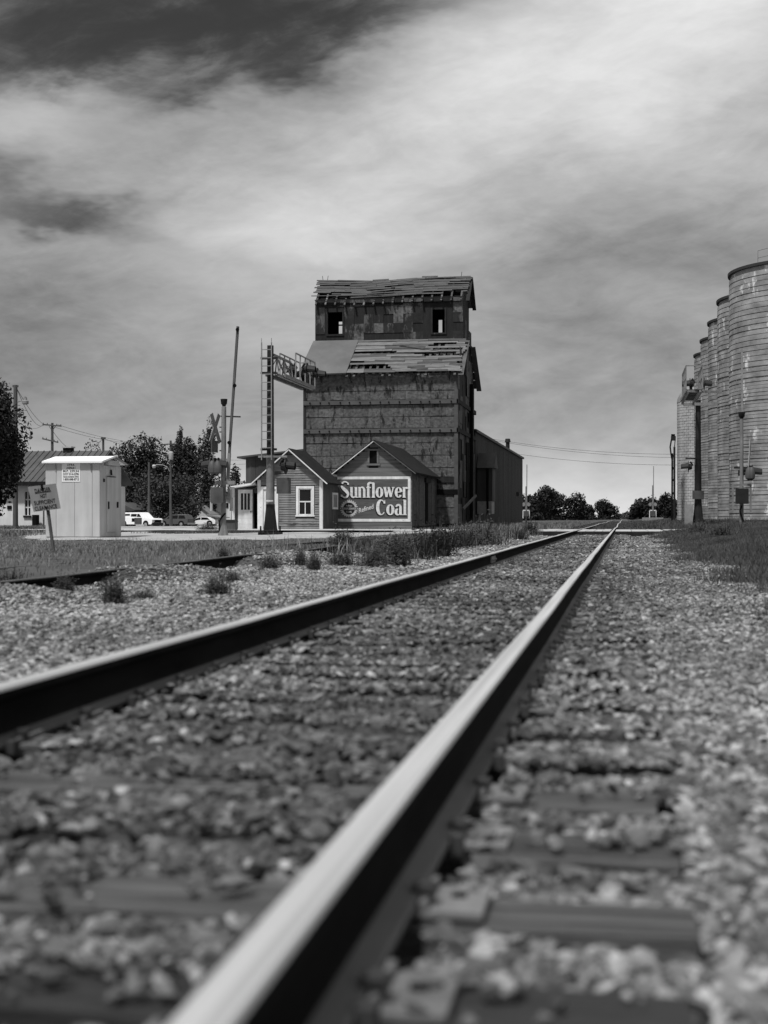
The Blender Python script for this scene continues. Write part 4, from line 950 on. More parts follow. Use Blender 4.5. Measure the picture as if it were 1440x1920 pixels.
B().box(HX1 + .051, HX1 + .085, HY0 + .64, HY0 + .7, hgt + .95, hgt + 1.2).obj('handle', m_steeldk, hd)
db_ = B(); db_.box(HX1 + .051, HX1 + .056, HY0 + .56, HY0 + 1.38, hgt + 2.03, hgt + 2.06); db_.obj('drip_edge', m_steeldk, hd)
B().box(HX1 + .016, HX1 + .06, HY0 + 1.55, HY0 + 1.62, hgt + 1.0, hgt + 1.2).obj('lock_box', m_steeldk, hut); B().box(HX1 + .016, HX1 + .05, HY0 + .3, HY0 + .38, hgt + 1.85, hgt + 1.96).obj('lock_box', m_steeldk, hut)
B().box(HX1 + .016, HX1 + .12, HY0 + .5, HY0 + 1.45, he - .08, he + .08).obj('door_light', m_hut, hut)
B().bar((HX1 + .06, HY0 + .95, hgt + 2.1), (HX1 + .06, HY0 + .9, hgt + 2.28), .05, .05).obj('bracket', m_steeldk, hut)
ym = (HY0 + HY1) / 2
for s in (-1, 1):
    ye = ym + s * ((HY1 - HY0) / 2 + .14)
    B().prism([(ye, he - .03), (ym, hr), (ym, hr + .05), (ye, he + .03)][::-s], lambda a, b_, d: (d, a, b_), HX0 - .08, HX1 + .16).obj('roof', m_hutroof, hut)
    B().bar((HX1 + .175, ye, he - .02), (HX1 + .175, ym, hr + .01), .03, .09, (1, 0, 0)).obj('barge_board', m_galv, hut)
for x in (HX0 + .37, HX1 - .28): B().tube((x, HY0 - .03, he - .3), (x, HY0 - .03, he - .06), .018, n=6).obj('hinge', m_galv, hut)
B().box(HX0 + .1, HX1 + .1, HY0 + .08, HY1 - .05, hgt - .25, hgt - .021).obj('foundation', m_conc, hut)
n0, n1 = at_y(116, 903.5, HY0 - .03), at_y(150, 868.2, HY0 - .03)
nt = B().box(n0.x, n1.x, HY0 - .03, HY0 - .0185, n0.z, n1.z).obj('notice', m_carwhite, hut)
for body, py, w, size in (('U.P.R.R.', 873.5, 14, 5.6), ('AVENUE I', 879.4, 17, 5.6), ('M.P. 239.54', 885.2, 29.5, 5.8), ('DOT 814-529B', 891.0, 29, 6), ('GRADE CROSSING OFFICE', 895.2, 29, 3.2), ('1-800-848-8715', 900.8, 29, 6)):
    text_mesh('lettering', body, size, m_black, (lambda py: lambda x, y: at_y(133 + x, py - y, HY0 - .034))(py), nt, w, .12)

# ------------------------------------------------------------------ danger sign on a leaning post
bp = at_z(101, 1037, hz_(-8.2, 27.5)); bd_ = (bp - CAM).dot(FW)
bp = at_z(101, 1037, hz_(bp.x, bp.y))
ds = thing('danger_sign', 'tilted square danger sign with faded lettering on a leaning wooden post in the grass', 'sign', bp)
DY = bp.y
DP = lambda px, py, d=0.0: at_y(px, py, DY - d)
B().bar(DP(101.5, 1042), DP(84, 912), .042, .042, (0, 1, 0)).obj('post', m_pole, ds)
crn = [(52, 913), (105, 906.5), (114, 953.5), (63, 960)]
pv = [DP(*c, .06) for c in crn] + [DP(*c, .045) for c in crn]
brd = B().add(pv, [(3, 2, 1, 0), (4, 5, 6, 7), (0, 1, 5, 4), (1, 2, 6, 5), (2, 3, 7, 6), (3, 0, 4, 7)]).obj('board', m_signface, ds)
def DT(cx, cy): return lambda x, y: DP(cx + x * .99 + y * -.22, cy - x * .13 - y * .98, .066)
for body, cx, cy, w, size in (('DANGER', 80.2, 921.5, 30, 10.5), ('NOT', 82, 932.0, 12.5, 10), ('SUFFICIENT', 84.5, 943.5, 40, 10.5), ('CLEARANCE', 86.5, 954.0, 42, 10.5)):
    text_mesh('lettering', body, size, m_black, DT(cx, cy + .8), brd, w, .16)
f = DT(80.2, 923.4); B().add([f(-15, 0), f(15, 0), f(15, 1.2), f(-15, 1.2)], [(0, 1, 2, 3)]).obj('underline', m_black, brd)
for q in ((79.5, 914), (86, 951)): B().tube(DP(*q, .06), DP(*q, .085), .016, n=6).obj('bolt', m_dark, brd)
B().bar(DP(78, 907.5, .0625), DP(79.5, 918, .0625), .04, .012, (0, 1, 0)).obj('bracket', m_dark, brd)
# ------------------------------------------------------------------ crossing signals
def lamp(b_parent, p, s, name='signal_lamp'):
    """flasher facing along the road: backing disc, housing and long visor; s = -1 or 1 along X"""
    b = B(); p = Vector(p)
    b.tube(p, p + Vector((.03 * s, 0, 0)), .27, n=16); b.tube(p - Vector((.16 * s, 0, 0)), p, .12, .17, n=10)
    b.tube(p - Vector((.2 * s, 0, -.05)), p - Vector((.08 * s, 0, -.25)), .045, n=6)
    lp = b.obj(name, m_steeldk, b_parent); v = B(); n = 9; vs = []
    for d, q in ((.03, .19), (.36, .17)):
        for i in range(n):
            a = math.pi * (-.12 + 1.24 * i / (n - 1)); vs.append(p + Vector((d * s, q * math.cos(a), q * math.sin(a) - (d * .12))))
    v.add(vs, [(i, i + 1, n + i + 1, n + i) for i in range(n - 1)])
    vv = [Vector(q) + (p - Vector(q)) * .06 for q in vs]; v.add(vv, [(n + i, n + i + 1, i + 1, i) for i in range(n - 1)])
    v.obj('visor', m_steeldk, lp)
    B().tube(p + Vector((.031 * s, 0, 0)), p + Vector((.05 * s, 0, 0)), .14, n=14).obj('lens', m_glass, lp); return lp

GRP_C = 'cantilever signals at the crossing'
def cantilever(label, x, y, zb, ztop, zarm, alen, sgn, ladder=True, wd=.42, ext=.25, lower=None, off=0.0, lens=(.58, .9), chord=True, metal=None):
    m_galv = metal or MATS['galvanised steel']
    t = thing('cantilever_signal', label, 'crossing signal', (x, y, zb), GRP_C)
    r = .14
    B().tube((x, y, zb + 1.15), (x, y, zb + 3.0), r + .02, r + .015, 16).obj('lower_mast', lower or m_mast, t, True)
    B().tube((x, y, zb + 3.0), (x, y, ztop), r, r - .02, 16).obj('mast', m_steeldk, t, True)
    bs = B(); bs.lathe([(.3, .12), (.3, .16), (.27, .2), (.22, .6), (.175, 1.0), (.175, 1.15)], (x, y, zb), 8); bs.box(x - .38, x + .38, y - .38, y + .38, zb - .2, zb + .1); bs.obj('base', m_steeldk, t)
    for i in range(4):
        a = math.pi / 4 + i * math.pi / 2; B().tube((x + .42 * math.cos(a), y + .42 * math.sin(a), zb + .1), (x + .42 * math.cos(a), y + .42 * math.sin(a), zb + .34), .035, n=6).obj('anchor_bolt', m_steeldk, t)
    if ladder:
        for s in (-1, 1):
            B().bar((x + s * .19 - .06, y - .34, zb + 2.8), (x + s * .19 - .06, y - .34, ztop + .08), .035, .05).obj('ladder_rail', m_galv, t)
            B().tube((x + s * .19 - .06, y - .34, ztop + .08), (x + s * .19 - .06, y - .34, ztop + .24), .012, n=5).obj('finial', m_galv, t)
        z = zb + 2.95
        while z < ztop + .08: B().bar((x - .232, y - .34, z), (x + .112, y - .34, z), .03, .03).obj('rung', m_galv, t); z += .305
        for z in (zb + 3.2, zarm + .05, ztop - .5): B().box(x - .3, x + .3, y - .3, y - .18, z - .04, z + .04).obj('ladder_bracket', m_steeldk, t)
    xm_ = x; x = x + off; w = wd; y1 = y + sgn * .2; y2 = y + sgn * alen; zt = zarm + .78
    for sx in (-w, w): B().bar((x + sx, y1 - sgn * .2, zarm), (x + sx, y2, zarm), .09, .09).obj('lower_chord', m_mast, t)
    if chord: B().bar((x, y1, zt), (x, y + sgn * alen * .5, zt), .08, .08).obj('upper_chord', m_mast, t)
    lc = B(); n = 5 if chord else 0
    for i in range(n):
        ya, yb = y1 + (y + sgn * alen * .5 - y1) * i / n, y1 + (y + sgn * alen * .5 - y1) * (i + 1) / n
        for sx in (-w, w):
            lc.bar((x + sx, ya if i % 2 == 0 else yb, zarm + .045), (x, yb if i % 2 == 0 else ya, zt - .04), .045, .045)
    if chord: lc.obj('lacing', m_mast, t)
    if off and not chord: B().bar((x - .2, y1, zarm - .06), (xm_ + .9, y1, zarm - .06), .12, .14).obj('support_arm', m_mast, t); B().bar((x - .2, y2, zarm + .0), (xm_ + .7, y2 + .8, zarm), .1, .1).obj('support_arm', m_mast, t)
    gr_ = B(); k = 0; ya = y + sgn * alen * .16
    while abs(ya - y) < alen:                       # open walkway of cross slats
        gr_.bar((x - w - ext, ya, zarm + .06), (x + w + ext - .03, ya, zarm + .06), .1, .03); ya += sgn * .17
    gr_.obj('walkway', m_steeldk, t)
    for sx in (-w - ext, w + ext): B().bar((x + sx, y + sgn * alen * .12, zarm + .05), (x + sx, y2, zarm + .05), .05, .12).obj('walkway_edge', m_mast, t)
    ry = [y + sgn * alen * q for q in (.42, .55, .7, .85, 1.0)]
    for sx in (w + ext, -w - ext):
        zt_ = zarm + 1.1
        for q in ry: B().bar((x + sx, q, zarm + .1), (x + sx, q, zt_), .045, .045).obj('rail_post', m_galv, t)
        B().bar((x + sx, ry[0], zt_), (x + sx, ry[-1], zt_), .045, .045).obj('handrail', m_galv, t)
        B().bar((x + sx, ry[2], zarm + .6), (x + sx, ry[-1], zarm + .6), .035, .035).obj('handrail', m_galv, t)
    B().bar((x - w - ext, y2, zarm + 1.1), (x + w + ext, y2, zarm + 1.1), .045, .045).obj('handrail', m_galv, t)
    for q in lens:
        yy = y + sgn * alen * q
        B().bar((x, yy, zarm), (x, yy, zarm + .75), .08, .08).obj('lamp_post', m_steeldk, t)
        for s in (-1, 1): lamp(t, (x + s * (.28 if not off else .3) + (0 if not off else .25), yy, zarm + .55), s)
    return t
mb = at_d(507, 1000, 52); mzb = hz_(mb.x, mb.y) + .0
zt = CZ + (HY - 648) * 52 / FPX; za = CZ + (HY - 708) * 52 / FPX
cl = cantilever('tall cantilever signal mast with ladder standing before the clapboard office', mb.x, mb.y, mzb, zt, za + .1, 5.9, 1, wd=.22, ext=.1, off=.06)
B().bar((mb.x - .4, mb.y - .24, mzb + 2.93), (mb.x + .7, mb.y - .24, mzb + 2.93), .07, .07).obj('cross_arm', m_galv, cl)
lamp(cl, (mb.x + .62, mb.y - .1, mzb + 2.6), 1); lamp(cl, (mb.x + .5, mb.y + .3, mzb + 2.55), 1)
B().box(mb.x + .26, mb.x + .72, mb.y - .1, mb.y + .3, mzb + 1.55, mzb + 2.15).obj('junction_box', m_greyp, cl)
B().box(mb.x - .2, mb.x + .16, mb.y - .26, mb.y - .2, mzb + 1.25, mzb + 1.31).obj('tag', m_white, cl)
rb = at_d(1309, 985, 66.5); rzb = hz_(rb.x, rb.y)
zt2 = CZ + (HY - 752) * 66.5 / FPX; za2 = CZ + (HY - 758) * 66.5 / FPX
cr = cantilever('dark cantilever signal mast beside the pale block silo with its platform over the road', rb.x, rb.y, rzb, 6.35, 6.2, 6.6, -1, ladder=False, wd=.25, ext=.1, lower=m_steeldk, off=-.5, lens=(.6,), chord=False, metal=m_mast)
lamp(cr, (rb.x - .45, rb.y - .1, rzb + 2.9), -1); B().bar((rb.x - .6, rb.y - .1, rzb + 3.3), (rb.x + .1, rb.y - .1, rzb + 3.3), .07, .07).obj('cross_arm', m_steeldk, cr)
B().box(rb.x - .65, rb.x - .27, rb.y - .45, rb.y - .1, rzb, rzb + 1.1).obj('cabinet', m_galv, cr)
B().box(rb.x - .28, rb.x + .26, rb.y - .3, rb.y - .22, rzb + 1.35, rzb + 1.75).obj('junction_box', m_greyp, cr)

GRP_G = 'crossing gates'
def cross_blade(b, c, half, w, ang):
    c = Vector(c); h = Vector((math.sin(.31), math.cos(.31), 0)); d = h * math.cos(ang) + UP * math.sin(ang); b.bar(c - d * half, c + d * half, .03, w, UP * math.cos(ang) - h * math.sin(ang))
# left gate, close to the office porch
gY = at_d(420, 1000, 50).y
G = lambda px, py, d=0: at_y(px, py, gY + d)
gb = G(420, 1001); gate = thing('crossing_gate', 'grey crossing gate mast with raised leaning arm and crossbuck near the office porch', 'crossing gate', (gb.x, gb.y, hz_(gb.x, gb.y)), GRP_G)
B().tube(G(418.5, 1004), G(419.8, 763), .1, .085, 14).obj('mast', m_mast, gate, True)
cb = B(); q = G(420, 762); cb.lathe([(.07, 0), (.07, .05), (.11, .09), (.13, .26), (.11, .27)], q, 12); cb.obj('mast_cap', m_steeldk, gate, True)
B().tube(G(418.5, 1004) , G(418.5, 985), .2, .12, 8).obj('base', m_mast, gate)
for py in (801, 810, 827, 845): B().bar(G(411.5, py), G(417, py), .03, .04).obj('bracket', m_steeldk, gate)
B().bar(G(414, 780.5), G(451, 781.5), .05, .05).obj('cross_arm', m_steeldk, gate)
cx = G(402.5, 803); bk_ = B(); cross_blade(bk_, cx, .58, .17, math.radians(62)); cross_blade(bk_, cx + Vector((.035, 0, 0)), .58, .17, math.radians(118)); bk_.obj('crossbuck', m_signface, gate)
B().box(cx.x - .02, cx.x + .02, cx.y - .4, cx.y + .35, G(400, 848).z, G(400, 826).z).obj('track_count_plate', m_greyp, gate)
B().bar(G(398, 862), G(428, 862), .07, .08).obj('cross_arm', m_mast, gate)
for px, s in ((397, -1), (409, 1)): lamp(gate, G(px, 872, -.1), s)
lb = G(405, 875, -.12)
for px in (398, 408): bb = B(); bb.lathe([(.05, .2), (.11, .12), (.16, -.05), (.15, -.22), (.02, -.3)], G(px, 874, -.45), 12); bb.obj('lamp_housing', m_greyp, gate, True)
B().bar(G(446, 612), G(430, 850), .08, .1, (0, 1, 0)).obj('gate_arm', m_pole, gate)
B().bar(G(430, 850), G(427, 905), .1, .12, (0, 1, 0)).obj('gate_arm', m_mast, gate)
for px, py in ((445.2, 618), (440, 723), (429.5, 830)): B().tube(G(px, py, -.1), G(px, py, .02), .07, n=8).obj('arm_lamp', m_dark, gate)
bx0, bx1 = G(400.5, 944), G(424.5, 914)
mech = B(); mech.box(bx0.x, bx1.x, gY - .42, gY - .1, bx0.z + .06, bx1.z - .06); mech.prism([(0, 0), (1, 0), (.9, .1), (.1, .1)], lambda a, q, d: (bx0.x + (bx1.x - bx0.x) * a, d, bx1.z - .06 + q * .6), gY - .42, gY - .1)
mech.prism([(.1, 0), (.9, 0), (1, .1), (0, .1)], lambda a, q, d: (bx0.x + (bx1.x - bx0.x) * a, d, bx0.z + q * .6), gY - .42, gY - .1); mech.obj('gate_mechanism', m_greyp, gate)
B().box(G(404, 1).x, G(441, 1).x, gY - .08, gY + .08, G(1, 910.5).z, G(1, 903.5).z).obj('counterweight_arm', m_galv, gate)
for px in (396.5, 433.5):
    c_ = B(); c_.path([G(px + (6 if px < 410 else -5), 912), G(px, 919), G(px, 958)], .055, 8); c_.obj('counterweight_bar', m_hut if px < 410 else m_mast, gate, True)
c_ = B(); c_.path([G(423, 962, -.12), G(416, 969, -.15), G(412, 976, -.15), G(411, 998, -.1)], .03, 7); c_.obj('cable', m_dark, gate, True)
B().box(G(427, 1).x, G(440, 1).x, gY - .03, gY - .0, G(1, 934).z, G(1, 915).z).obj('plate', m_galv, gate)
# right gate before the silos
hY = at_d(1391, 990, 52).y; Q = lambda px, py, d=0: at_y(px, py, hY + d)
qb = Q(1391, 992); gate2 = thing('crossing_gate', 'slim crossing gate mast with raised arm in front of the nearest silo', 'crossing gate', (qb.x, qb.y, hz_(qb.x, qb.y)), GRP_G)
B().tube(Q(1390.5, 996), Q(1390.5, 785), .08, .065, 14).obj('mast', m_mast, gate2, True)
cb = B(); cb.lathe([(.06, 0), (.07, .05), (.11, .09), (.13, .26), (.1, .27)], Q(1390.5, 786), 12); cb.obj('mast_cap', m_steeldk, gate2, True)
B().bar(Q(1392, 905, .1), Q(1391, 660, .1), .06, .08, (0, 1, 0)).obj('gate_arm', m_galv, gate2)
B().box(Q(1378.5, 1).x, Q(1402.5, 1).x, hY - .3, hY - .105, Q(1, 947).z, Q(1, 921).z).obj('gate_mechanism', m_steeldk, gate2)
for px in (1374, 1407.5): B().bar(Q(px, 908, -.2), Q(px, 960, -.2), .06, .1, (0, 1, 0)).obj('counterweight_bar', m_mast, gate2)
B().bar(Q(1373, 909.5, -.2), Q(1409, 909.5, -.2), .06, .06).obj('counterweight_arm', m_mast, gate2)
B().bar(Q(1376, 877), Q(1408, 877), .07, .07).obj('cross_arm', m_steeldk, gate2)
lamp(gate2, Q(1410, 885), 1); lamp(gate2, Q(1403, 887, .2), -1)
for px in (1404, 1409): bb = B(); bb.lathe([(.05, .2), (.1, .12), (.14, -.05), (.12, -.22), (.02, -.3)], Q(px, 886, -.3), 12); bb.obj('lamp_housing', m_greyp, gate2, True)
for py in (838, 851, 866): B().bar(Q(1393, py), Q(1407, py), .02, .03).obj('bracket', m_steeldk, gate2)
xc = Q(1405.5, 850); bk_ = B(); cross_blade(bk_, xc, .55, .15, math.radians(75)); bk_.obj('crossbuck', m_mast, gate2)
c_ = B(); c_.path([Q(1391, 948, -.2), Q(1387, 958, -.2), Q(1392, 972, -.2), Q(1398, 990, -.2)], .03, 6); c_.obj('cable', m_dark, gate2, True)
# far gates at the next crossing
def far_gate(px, d, ytop, ypole, label, bench=False):
    p = at_d(px, 985, d); zb = CZ - (986 - HY) * d / FPX; y = p.y; K = lambda a, q: at_y(a, q, y)
    t = thing('crossing_gate', label, 'crossing gate', (p.x, y, zb), 'far crossing gates')
    B().tube((p.x, y, zb - .4), K(px, ypole), .1, .08, 8).obj('mast', m_mast, t); B().bar(K(px + 1, 962), K(px + 1.5, ytop), .09, .1).obj('gate_arm', m_galv, t)
    c_ = B(); c_.bar(K(px - 6, 957), K(px + 6, 957), .1, .12); c_.bar(K(px - 6, 957), K(px - 6, 972), .1, .1); c_.bar(K(px + 6, 957), K(px + 6, 972), .1, .1); c_.obj('counterweight', m_white, t)
    B().box(p.x - .25, p.x + .25, y - .4, y - .11, K(px, 968).z, K(px, 958).z).obj('gate_mechanism', m_greyp, t); B().bar(K(px - 6, 943), K(px + 6, 943), .1, .1).obj('cross_arm', m_mast, t)
    for s in (-1, 1): B().tube(K(px + 5 * s, 946), K(px + 5 * s, 946) + Vector((0, -.1, 0)), .2, n=8).obj('signal_lamp', m_galv, t)
    return t
far_gate(986.5, 150, 871, 912, 'far crossing gate with raised arm at the corner of the warehouse')
far_gate(1224, 165, 874, 910, 'far crossing gate with raised arm in front of the trees by the pale silo')
p = at_d(1224, 976, 160); fb_ = thing('bench_rail', 'low far guard rail on short posts beside the far gate', 'guard rail', (p.x, p.y, p.z - .6))
B().box(p.x - 1.2, p.x + 1.2, p.y - .1, p.y + .1, p.z, p.z + .35).obj('rail_beam', m_galv, fb_)
for s in (-1, 1): B().box(p.x + s * .9 - .1, p.x + s * .9 + .1, p.y - .08, p.y + .08, p.z - .8, p.z - .001).obj('post', m_pole, fb_)

# ------------------------------------------------------------------ silos
SIL_R, SIL_H = 4.3, 12.72
ring = B(); prof_r = [(SIL_R - .03, 0), (SIL_R + .02, .014), (SIL_R + .012, .23), (SIL_R - .03, .244)]; ring.lathe(prof_r, (0, 0, 0), 64, cap=False); RING = ring.mesh('course', m_hoop, True)
nm = ['nearest tall round silo with railing on its roof at the right edge', 'second tall round silo in the row behind the nearest one', 'third tall round silo in the row counted from the nearest', 'fourth tall round silo, second from the far end of the row', 'farthest of the five tall round silos, behind the signal platform']
for i in range(5):
    cx, cy = 9.42, 70.15 + 8.65 * i; zb = .2
    t = thing('grain_silo', nm[i], 'silo', (cx, cy, zb), 'row of tall grain silos')
    B().lathe([(SIL_R - .05, -.4), (SIL_R - .05, SIL_H - zb)], (cx, cy, zb), 64).obj('wall', m_silo, t, True)
    cz_l = list(np.arange(zb + .05, 7.3, .172)) + list(np.arange(7.35, SIL_H - .4, .25)); n = len(cz_l); rs = random.Random(i)
    if i < 2:
        for k in range(n): put('course', RING, t, (cx, cy, cz_l[k]), (rs.uniform(-.0015, .0015), rs.uniform(-.0015, .0015), rs.uniform(0, 6)), (1 + rs.uniform(-.003, .004),) * 2 + ((.172 if cz_l[k] < 7.3 else .25) / .25,))
    else:
        b = B()
        for k in range(n): b.lathe([(q + rs.uniform(-.01, .012), z * (.7 if cz_l[k] < 7.3 else 1)) for q, z in prof_r], (cx, cy, cz_l[k]), 56, cap=False)
        b.obj('course', m_hoop, t, True, kind='stuff')
    B().lathe([(SIL_R + .02, -.17), (SIL_R + .08, -.15), (SIL_R + .09, -.02), (SIL_R - .2, .02), (.1, .5)], (cx, cy, SIL_H), 64).obj('rim', m_rim, t, True)
    if i == 0:
        a0 = [math.radians(a) for a in range(186, 300, 12)]; pr = [(cx + (SIL_R - .7) * math.cos(a), cy + (SIL_R - .7) * math.sin(a)) for a in a0][2:]
        for q in pr: B().tube((q[0], q[1], SIL_H), (q[0], q[1], SIL_H + .75), .016, n=6).obj('rail_post', m_galv, t)
        for h in (.4, .75): B().path([(q[0], q[1], SIL_H + h) for q in pr], .015).obj('guard_rail', m_galv, t)
        B().path([(cx - 2.6, cy - 3.55 - .02 * 0, zb + .2 * 0 + 1.2), (cx - 2.6, cy - 3.55, SIL_H - 2)], .03).obj('conduit', m_galv, t)
# pale block silo at the far end
bx, by, br = 6.5, 117.3, 2.17; zb = .2; zt_ = CZ + (HY - 756) * 115 / FPX
blk = thing('block_silo', 'pale domed silo of concrete staves at the far end beside the dark mast', 'silo', (bx, by, zb))
nco = 44; hco = (zt_ - zb) / nco; nst = 34
for j in range(4): pass
bm_ = B(); rs = random.Random(2)
for k in range(nco):
    for s in range(nst):
        a0 = 2 * math.pi * (s + .5 * (k % 2)) / nst; a1 = a0 + 2 * math.pi / nst - .012; ro = br + rs.uniform(-.012, .014); z0, z1 = zb + k * hco, zb + (k + 1) * hco - .03
        f4 = lambda a, z, q: (bx + q * math.cos(a), by + q * math.sin(a), z)
        bm_.add([f4(a0, z0, ro), f4(a1, z0, ro), f4(a1, z1, ro), f4(a0, z1, ro), f4(a0, z0, br - .06), f4(a1, z0, br - .06), f4(a1, z1, br - .06), f4(a0, z1, br - .06)], [(0, 1, 2, 3), (1, 5, 6, 2), (4, 0, 3, 7), (3, 2, 6, 7), (4, 5, 1, 0)])
bm_.obj('stave', m_stave, blk, kind='stuff')
B().lathe([(br - .05, -.3), (br - .05, zt_ - zb)], (bx, by, zb), 32).obj('wall', m_conc, blk)
B().lathe([(br * math.cos(math.radians(a)) + .02, br * .75 * math.sin(math.radians(a))) for a in range(0, 90, 10)], (bx, by, zt_), 32).obj('dome', m_galv, blk, True)
B().lathe([(br + .12, -.6), (br + .12, .35), (br + .05, .36)], (bx, by, zb - .2), 32).obj('foundation', m_steeldk, blk)
# old elevating leg left of the pale silo
gy_ = at_d(1262, 980, 112).y; W_ = lambda px, py, d=0: at_y(px, py, gy_ + d)
leg = thing('grain_conveyor', 'rusty dark grain leg with a bent spout standing beside the pale block silo', 'grain conveyor', tuple(W_(1262, 986)))
b = B(); b.bar(W_(1264.5, 985), W_(1264.5, 838), .16, .2); b.obj('casing', m_steeldk, leg); B().bar(W_(1260, 985), W_(1260.5, 850), .14, .14).obj('casing', m_rust, leg)
for py in (855, 878, 900, 925, 950): B().bar(W_(1259, py), W_(1266, py), .12, .2).obj('brace', m_steeldk, leg)
hd_ = B(); hd_.bar(W_(1258, 822), W_(1267, 822), .4, .35); hd_.obj('head', m_steeldk, leg)
B().path([W_(1259, 824), W_(1256.5, 838), W_(1258, 850), W_(1260, 862)], .06).obj('spout', m_rust, leg); B().bar(W_(1266, 824), W_(1264, 845), .07, .07).obj('brace', m_rust, leg); B().bar(W_(1262, 814), W_(1262, 822), .3, .12).obj('cap', m_rust, leg)
B().bar(W_(1256, 990), W_(1262, 970), .1, .1).obj('brace', m_steeldk, leg)

# ------------------------------------------------------------------ white building and house at the left
fY = at_d(60, 985, 96).y; f0, f1 = at_y(-90, 985, fY), at_y(158, 985, fY); fe, frz = CZ + (HY - 906) * 97 / FPX, CZ + (HY - 849) * 101 / FPX
white = thing('white_building', 'whitewashed building with a ribbed metal roof behind the danger sign', 'building', ((f0.x + f1.x) / 2, fY + 3, 0))
wA, wB_ = at_y(46.5, 966, fY), at_y(57, 922, fY); g0 = -.5
B().wall((f0.x, fY, g0), (1, 0, 0), (0, -1, 0), f1.x - f0.x, fe - g0, [(wA.x - f0.x, wB_.x - f0.x, wA.z - g0, wB_.z - g0)], .2).obj('wall', m_farwhite, white)
B().box(f0.x + .02, f1.x - .02, fY + .3, fY + 8, g0, fe - .1).obj('wall', m_farwhite, white)
w = B(); w.box(wA.x, wB_.x, fY + .12, fY + .15, wA.z, wB_.z); w = w.obj('window', m_glass, white)
mu = B(); xm = (wA.x + wB_.x) / 2
mu.box(xm - .04, xm + .04, fY + .06, fY + .118, wA.z, wB_.z)
for q in (1 / 3, 2 / 3): z = wA.z + (wB_.z - wA.z) * q; mu.box(wA.x, xm - .041, fY + .06, fY + .118, z - .04, z + .04); mu.box(xm + .041, wB_.x, fY + .06, fY + .118, z - .04, z + .04)
mu.obj('muntin', m_farwhite, w); B().box(wA.x - .08, wB_.x + .08, fY - .1, fY - .002, wA.z - .16, wA.z - .02).obj('sill', m_steeldk, white)
B().prism([(fY - .55, fe - .02), (fY + 4.0, frz), (fY + 8.6, fe - .02), (fY + 8.6, fe + .06), (fY + 4.0, frz + .08), (fY - .55, fe + .06)], lambda a, b_, d: (d, a, b_), f0.x - .4, f1.x + .4).obj('roof', m_metalroof, white)
rb_ = B(); n = 24
for i in range(n): x = f0.x - .3 + (f1.x - f0.x + .6) * i / (n - 1); rb_.bar((x, fY - .55, fe + .085), (x, fY + 3.98, frz + .105), .05, .05, (1, 0, 0))
rb_.obj('roof_rib', m_metalroof, white)
B().box(f0.x - .4, f1.x + .4, fY - .62, fY - .56, fe - .2, fe + .07).obj('eave_shade_strip', m_roofdk, white)  # dark strip standing in for the shadow under the eave
ch = at_y(128.5, 850, fY + 4)
c1_ = B().box(ch.x - .3, ch.x + .3, fY + 3.7, fY + 4.3, frz - .4, ch.z + .38).obj('chimney', m_roofdk, white); B().box(ch.x - .36, ch.x + .36, fY + 3.62, fY + 4.38, ch.z + .38, ch.z + .48).obj('chimney_cap', m_hut, c1_)
B().box(at_y(14, 1, fY).x, at_y(22, 1, fY).x, fY - .06, fY - .001, at_y(1, 955, fY).z, at_y(1, 948, fY).z).obj('vent', m_dark, white)
dk = at_y(68, 965, fY - .4); B().tube((dk.x, fY - .5, g0), (dk.x, fY - .5, .9), .25, n=10).obj('barrel', m_dark, white)
B().tube((dk.x + .5, fY - .3, g0), (dk.x + .5, fY - .3, 2.3), .06, n=8).obj('downpipe', m_greyp, white)

hY2 = at_d(385, 985, 228).y; V_ = lambda px, py, d=0: at_y(px, py, hY2 + d)
house = thing('gabled_house', 'pale gabled house with a porch far behind the crossing gate', 'house', tuple(V_(385, 986)))
def gable(parent, x0, x1, ze, xr, zr2, y0, y1, wall, roof, zb):
    B().prism([(x0, zb), (x1, zb), (x1, ze), (xr, zr2), (x0, ze)], lambda a, b_, d: (a, d, b_), y0, y1).obj('wall', wall, parent)
    for xe, s in ((x0 - .4, -1), (x1 + .4, 1)):
        zz = ze - .4 * (zr2 - ze) / max(abs(xr - (x0 if s < 0 else x1)), .1)
        B().prism([(xe, zz + .01), (xr, zr2 + .01), (xr, zr2 + .16), (xe, zz + .16)][::s], lambda a, b_, d: (a, d, b_), y0 - .4, y1 + .3).obj('roof', roof, parent)
zb_ = V_(385, 989).z
gable(house, V_(362, 1).x, V_(391, 1).x, V_(1, 962).z, V_(375, 1).x, V_(1, 949).z, hY2, hY2 + 8, m_housew, m_galv, zb_)
gable(house, V_(380, 1).x, V_(414, 1).x, V_(1, 938).z, V_(384, 1).x, V_(1, 922).z, hY2 + 6, hY2 + 13, m_farwhite, m_metalroof, zb_)
B().box(V_(383, 1).x, V_(387, 1).x, hY2 - .06, hY2 - .01, V_(1, 976).z, V_(1, 969).z).obj('window', m_glass, house)
B().box(V_(405, 1).x, V_(409, 1).x, hY2 + 5.9, hY2 + 5.97, V_(1, 952).z, V_(1, 943).z).obj('window', m_glass, house)
B().prism([(V_(391, 1).x, V_(1, 968).z), (V_(418, 1).x, V_(1, 971).z), (V_(418, 1).x, V_(1, 970).z), (V_(391, 1).x, V_(1, 964).z)], lambda a, b_, d: (a, d, b_), hY2 - 1, hY2 + 4).obj('porch_roof', m_galv, house)
for px in (394, 402, 410): B().box(V_(px, 1).x - .12, V_(px, 1).x + .12, hY2 - .7, hY2 - .45, zb_, V_(1, 970).z).obj('porch_post', m_white, house)
cY = at_d(235, 985, 200).y; U_ = lambda px, py: at_y(px, py, cY)
car_ = thing('carport', 'dark low pitched carport roof behind the white pickup', 'carport', tuple(U_(228, 988)))
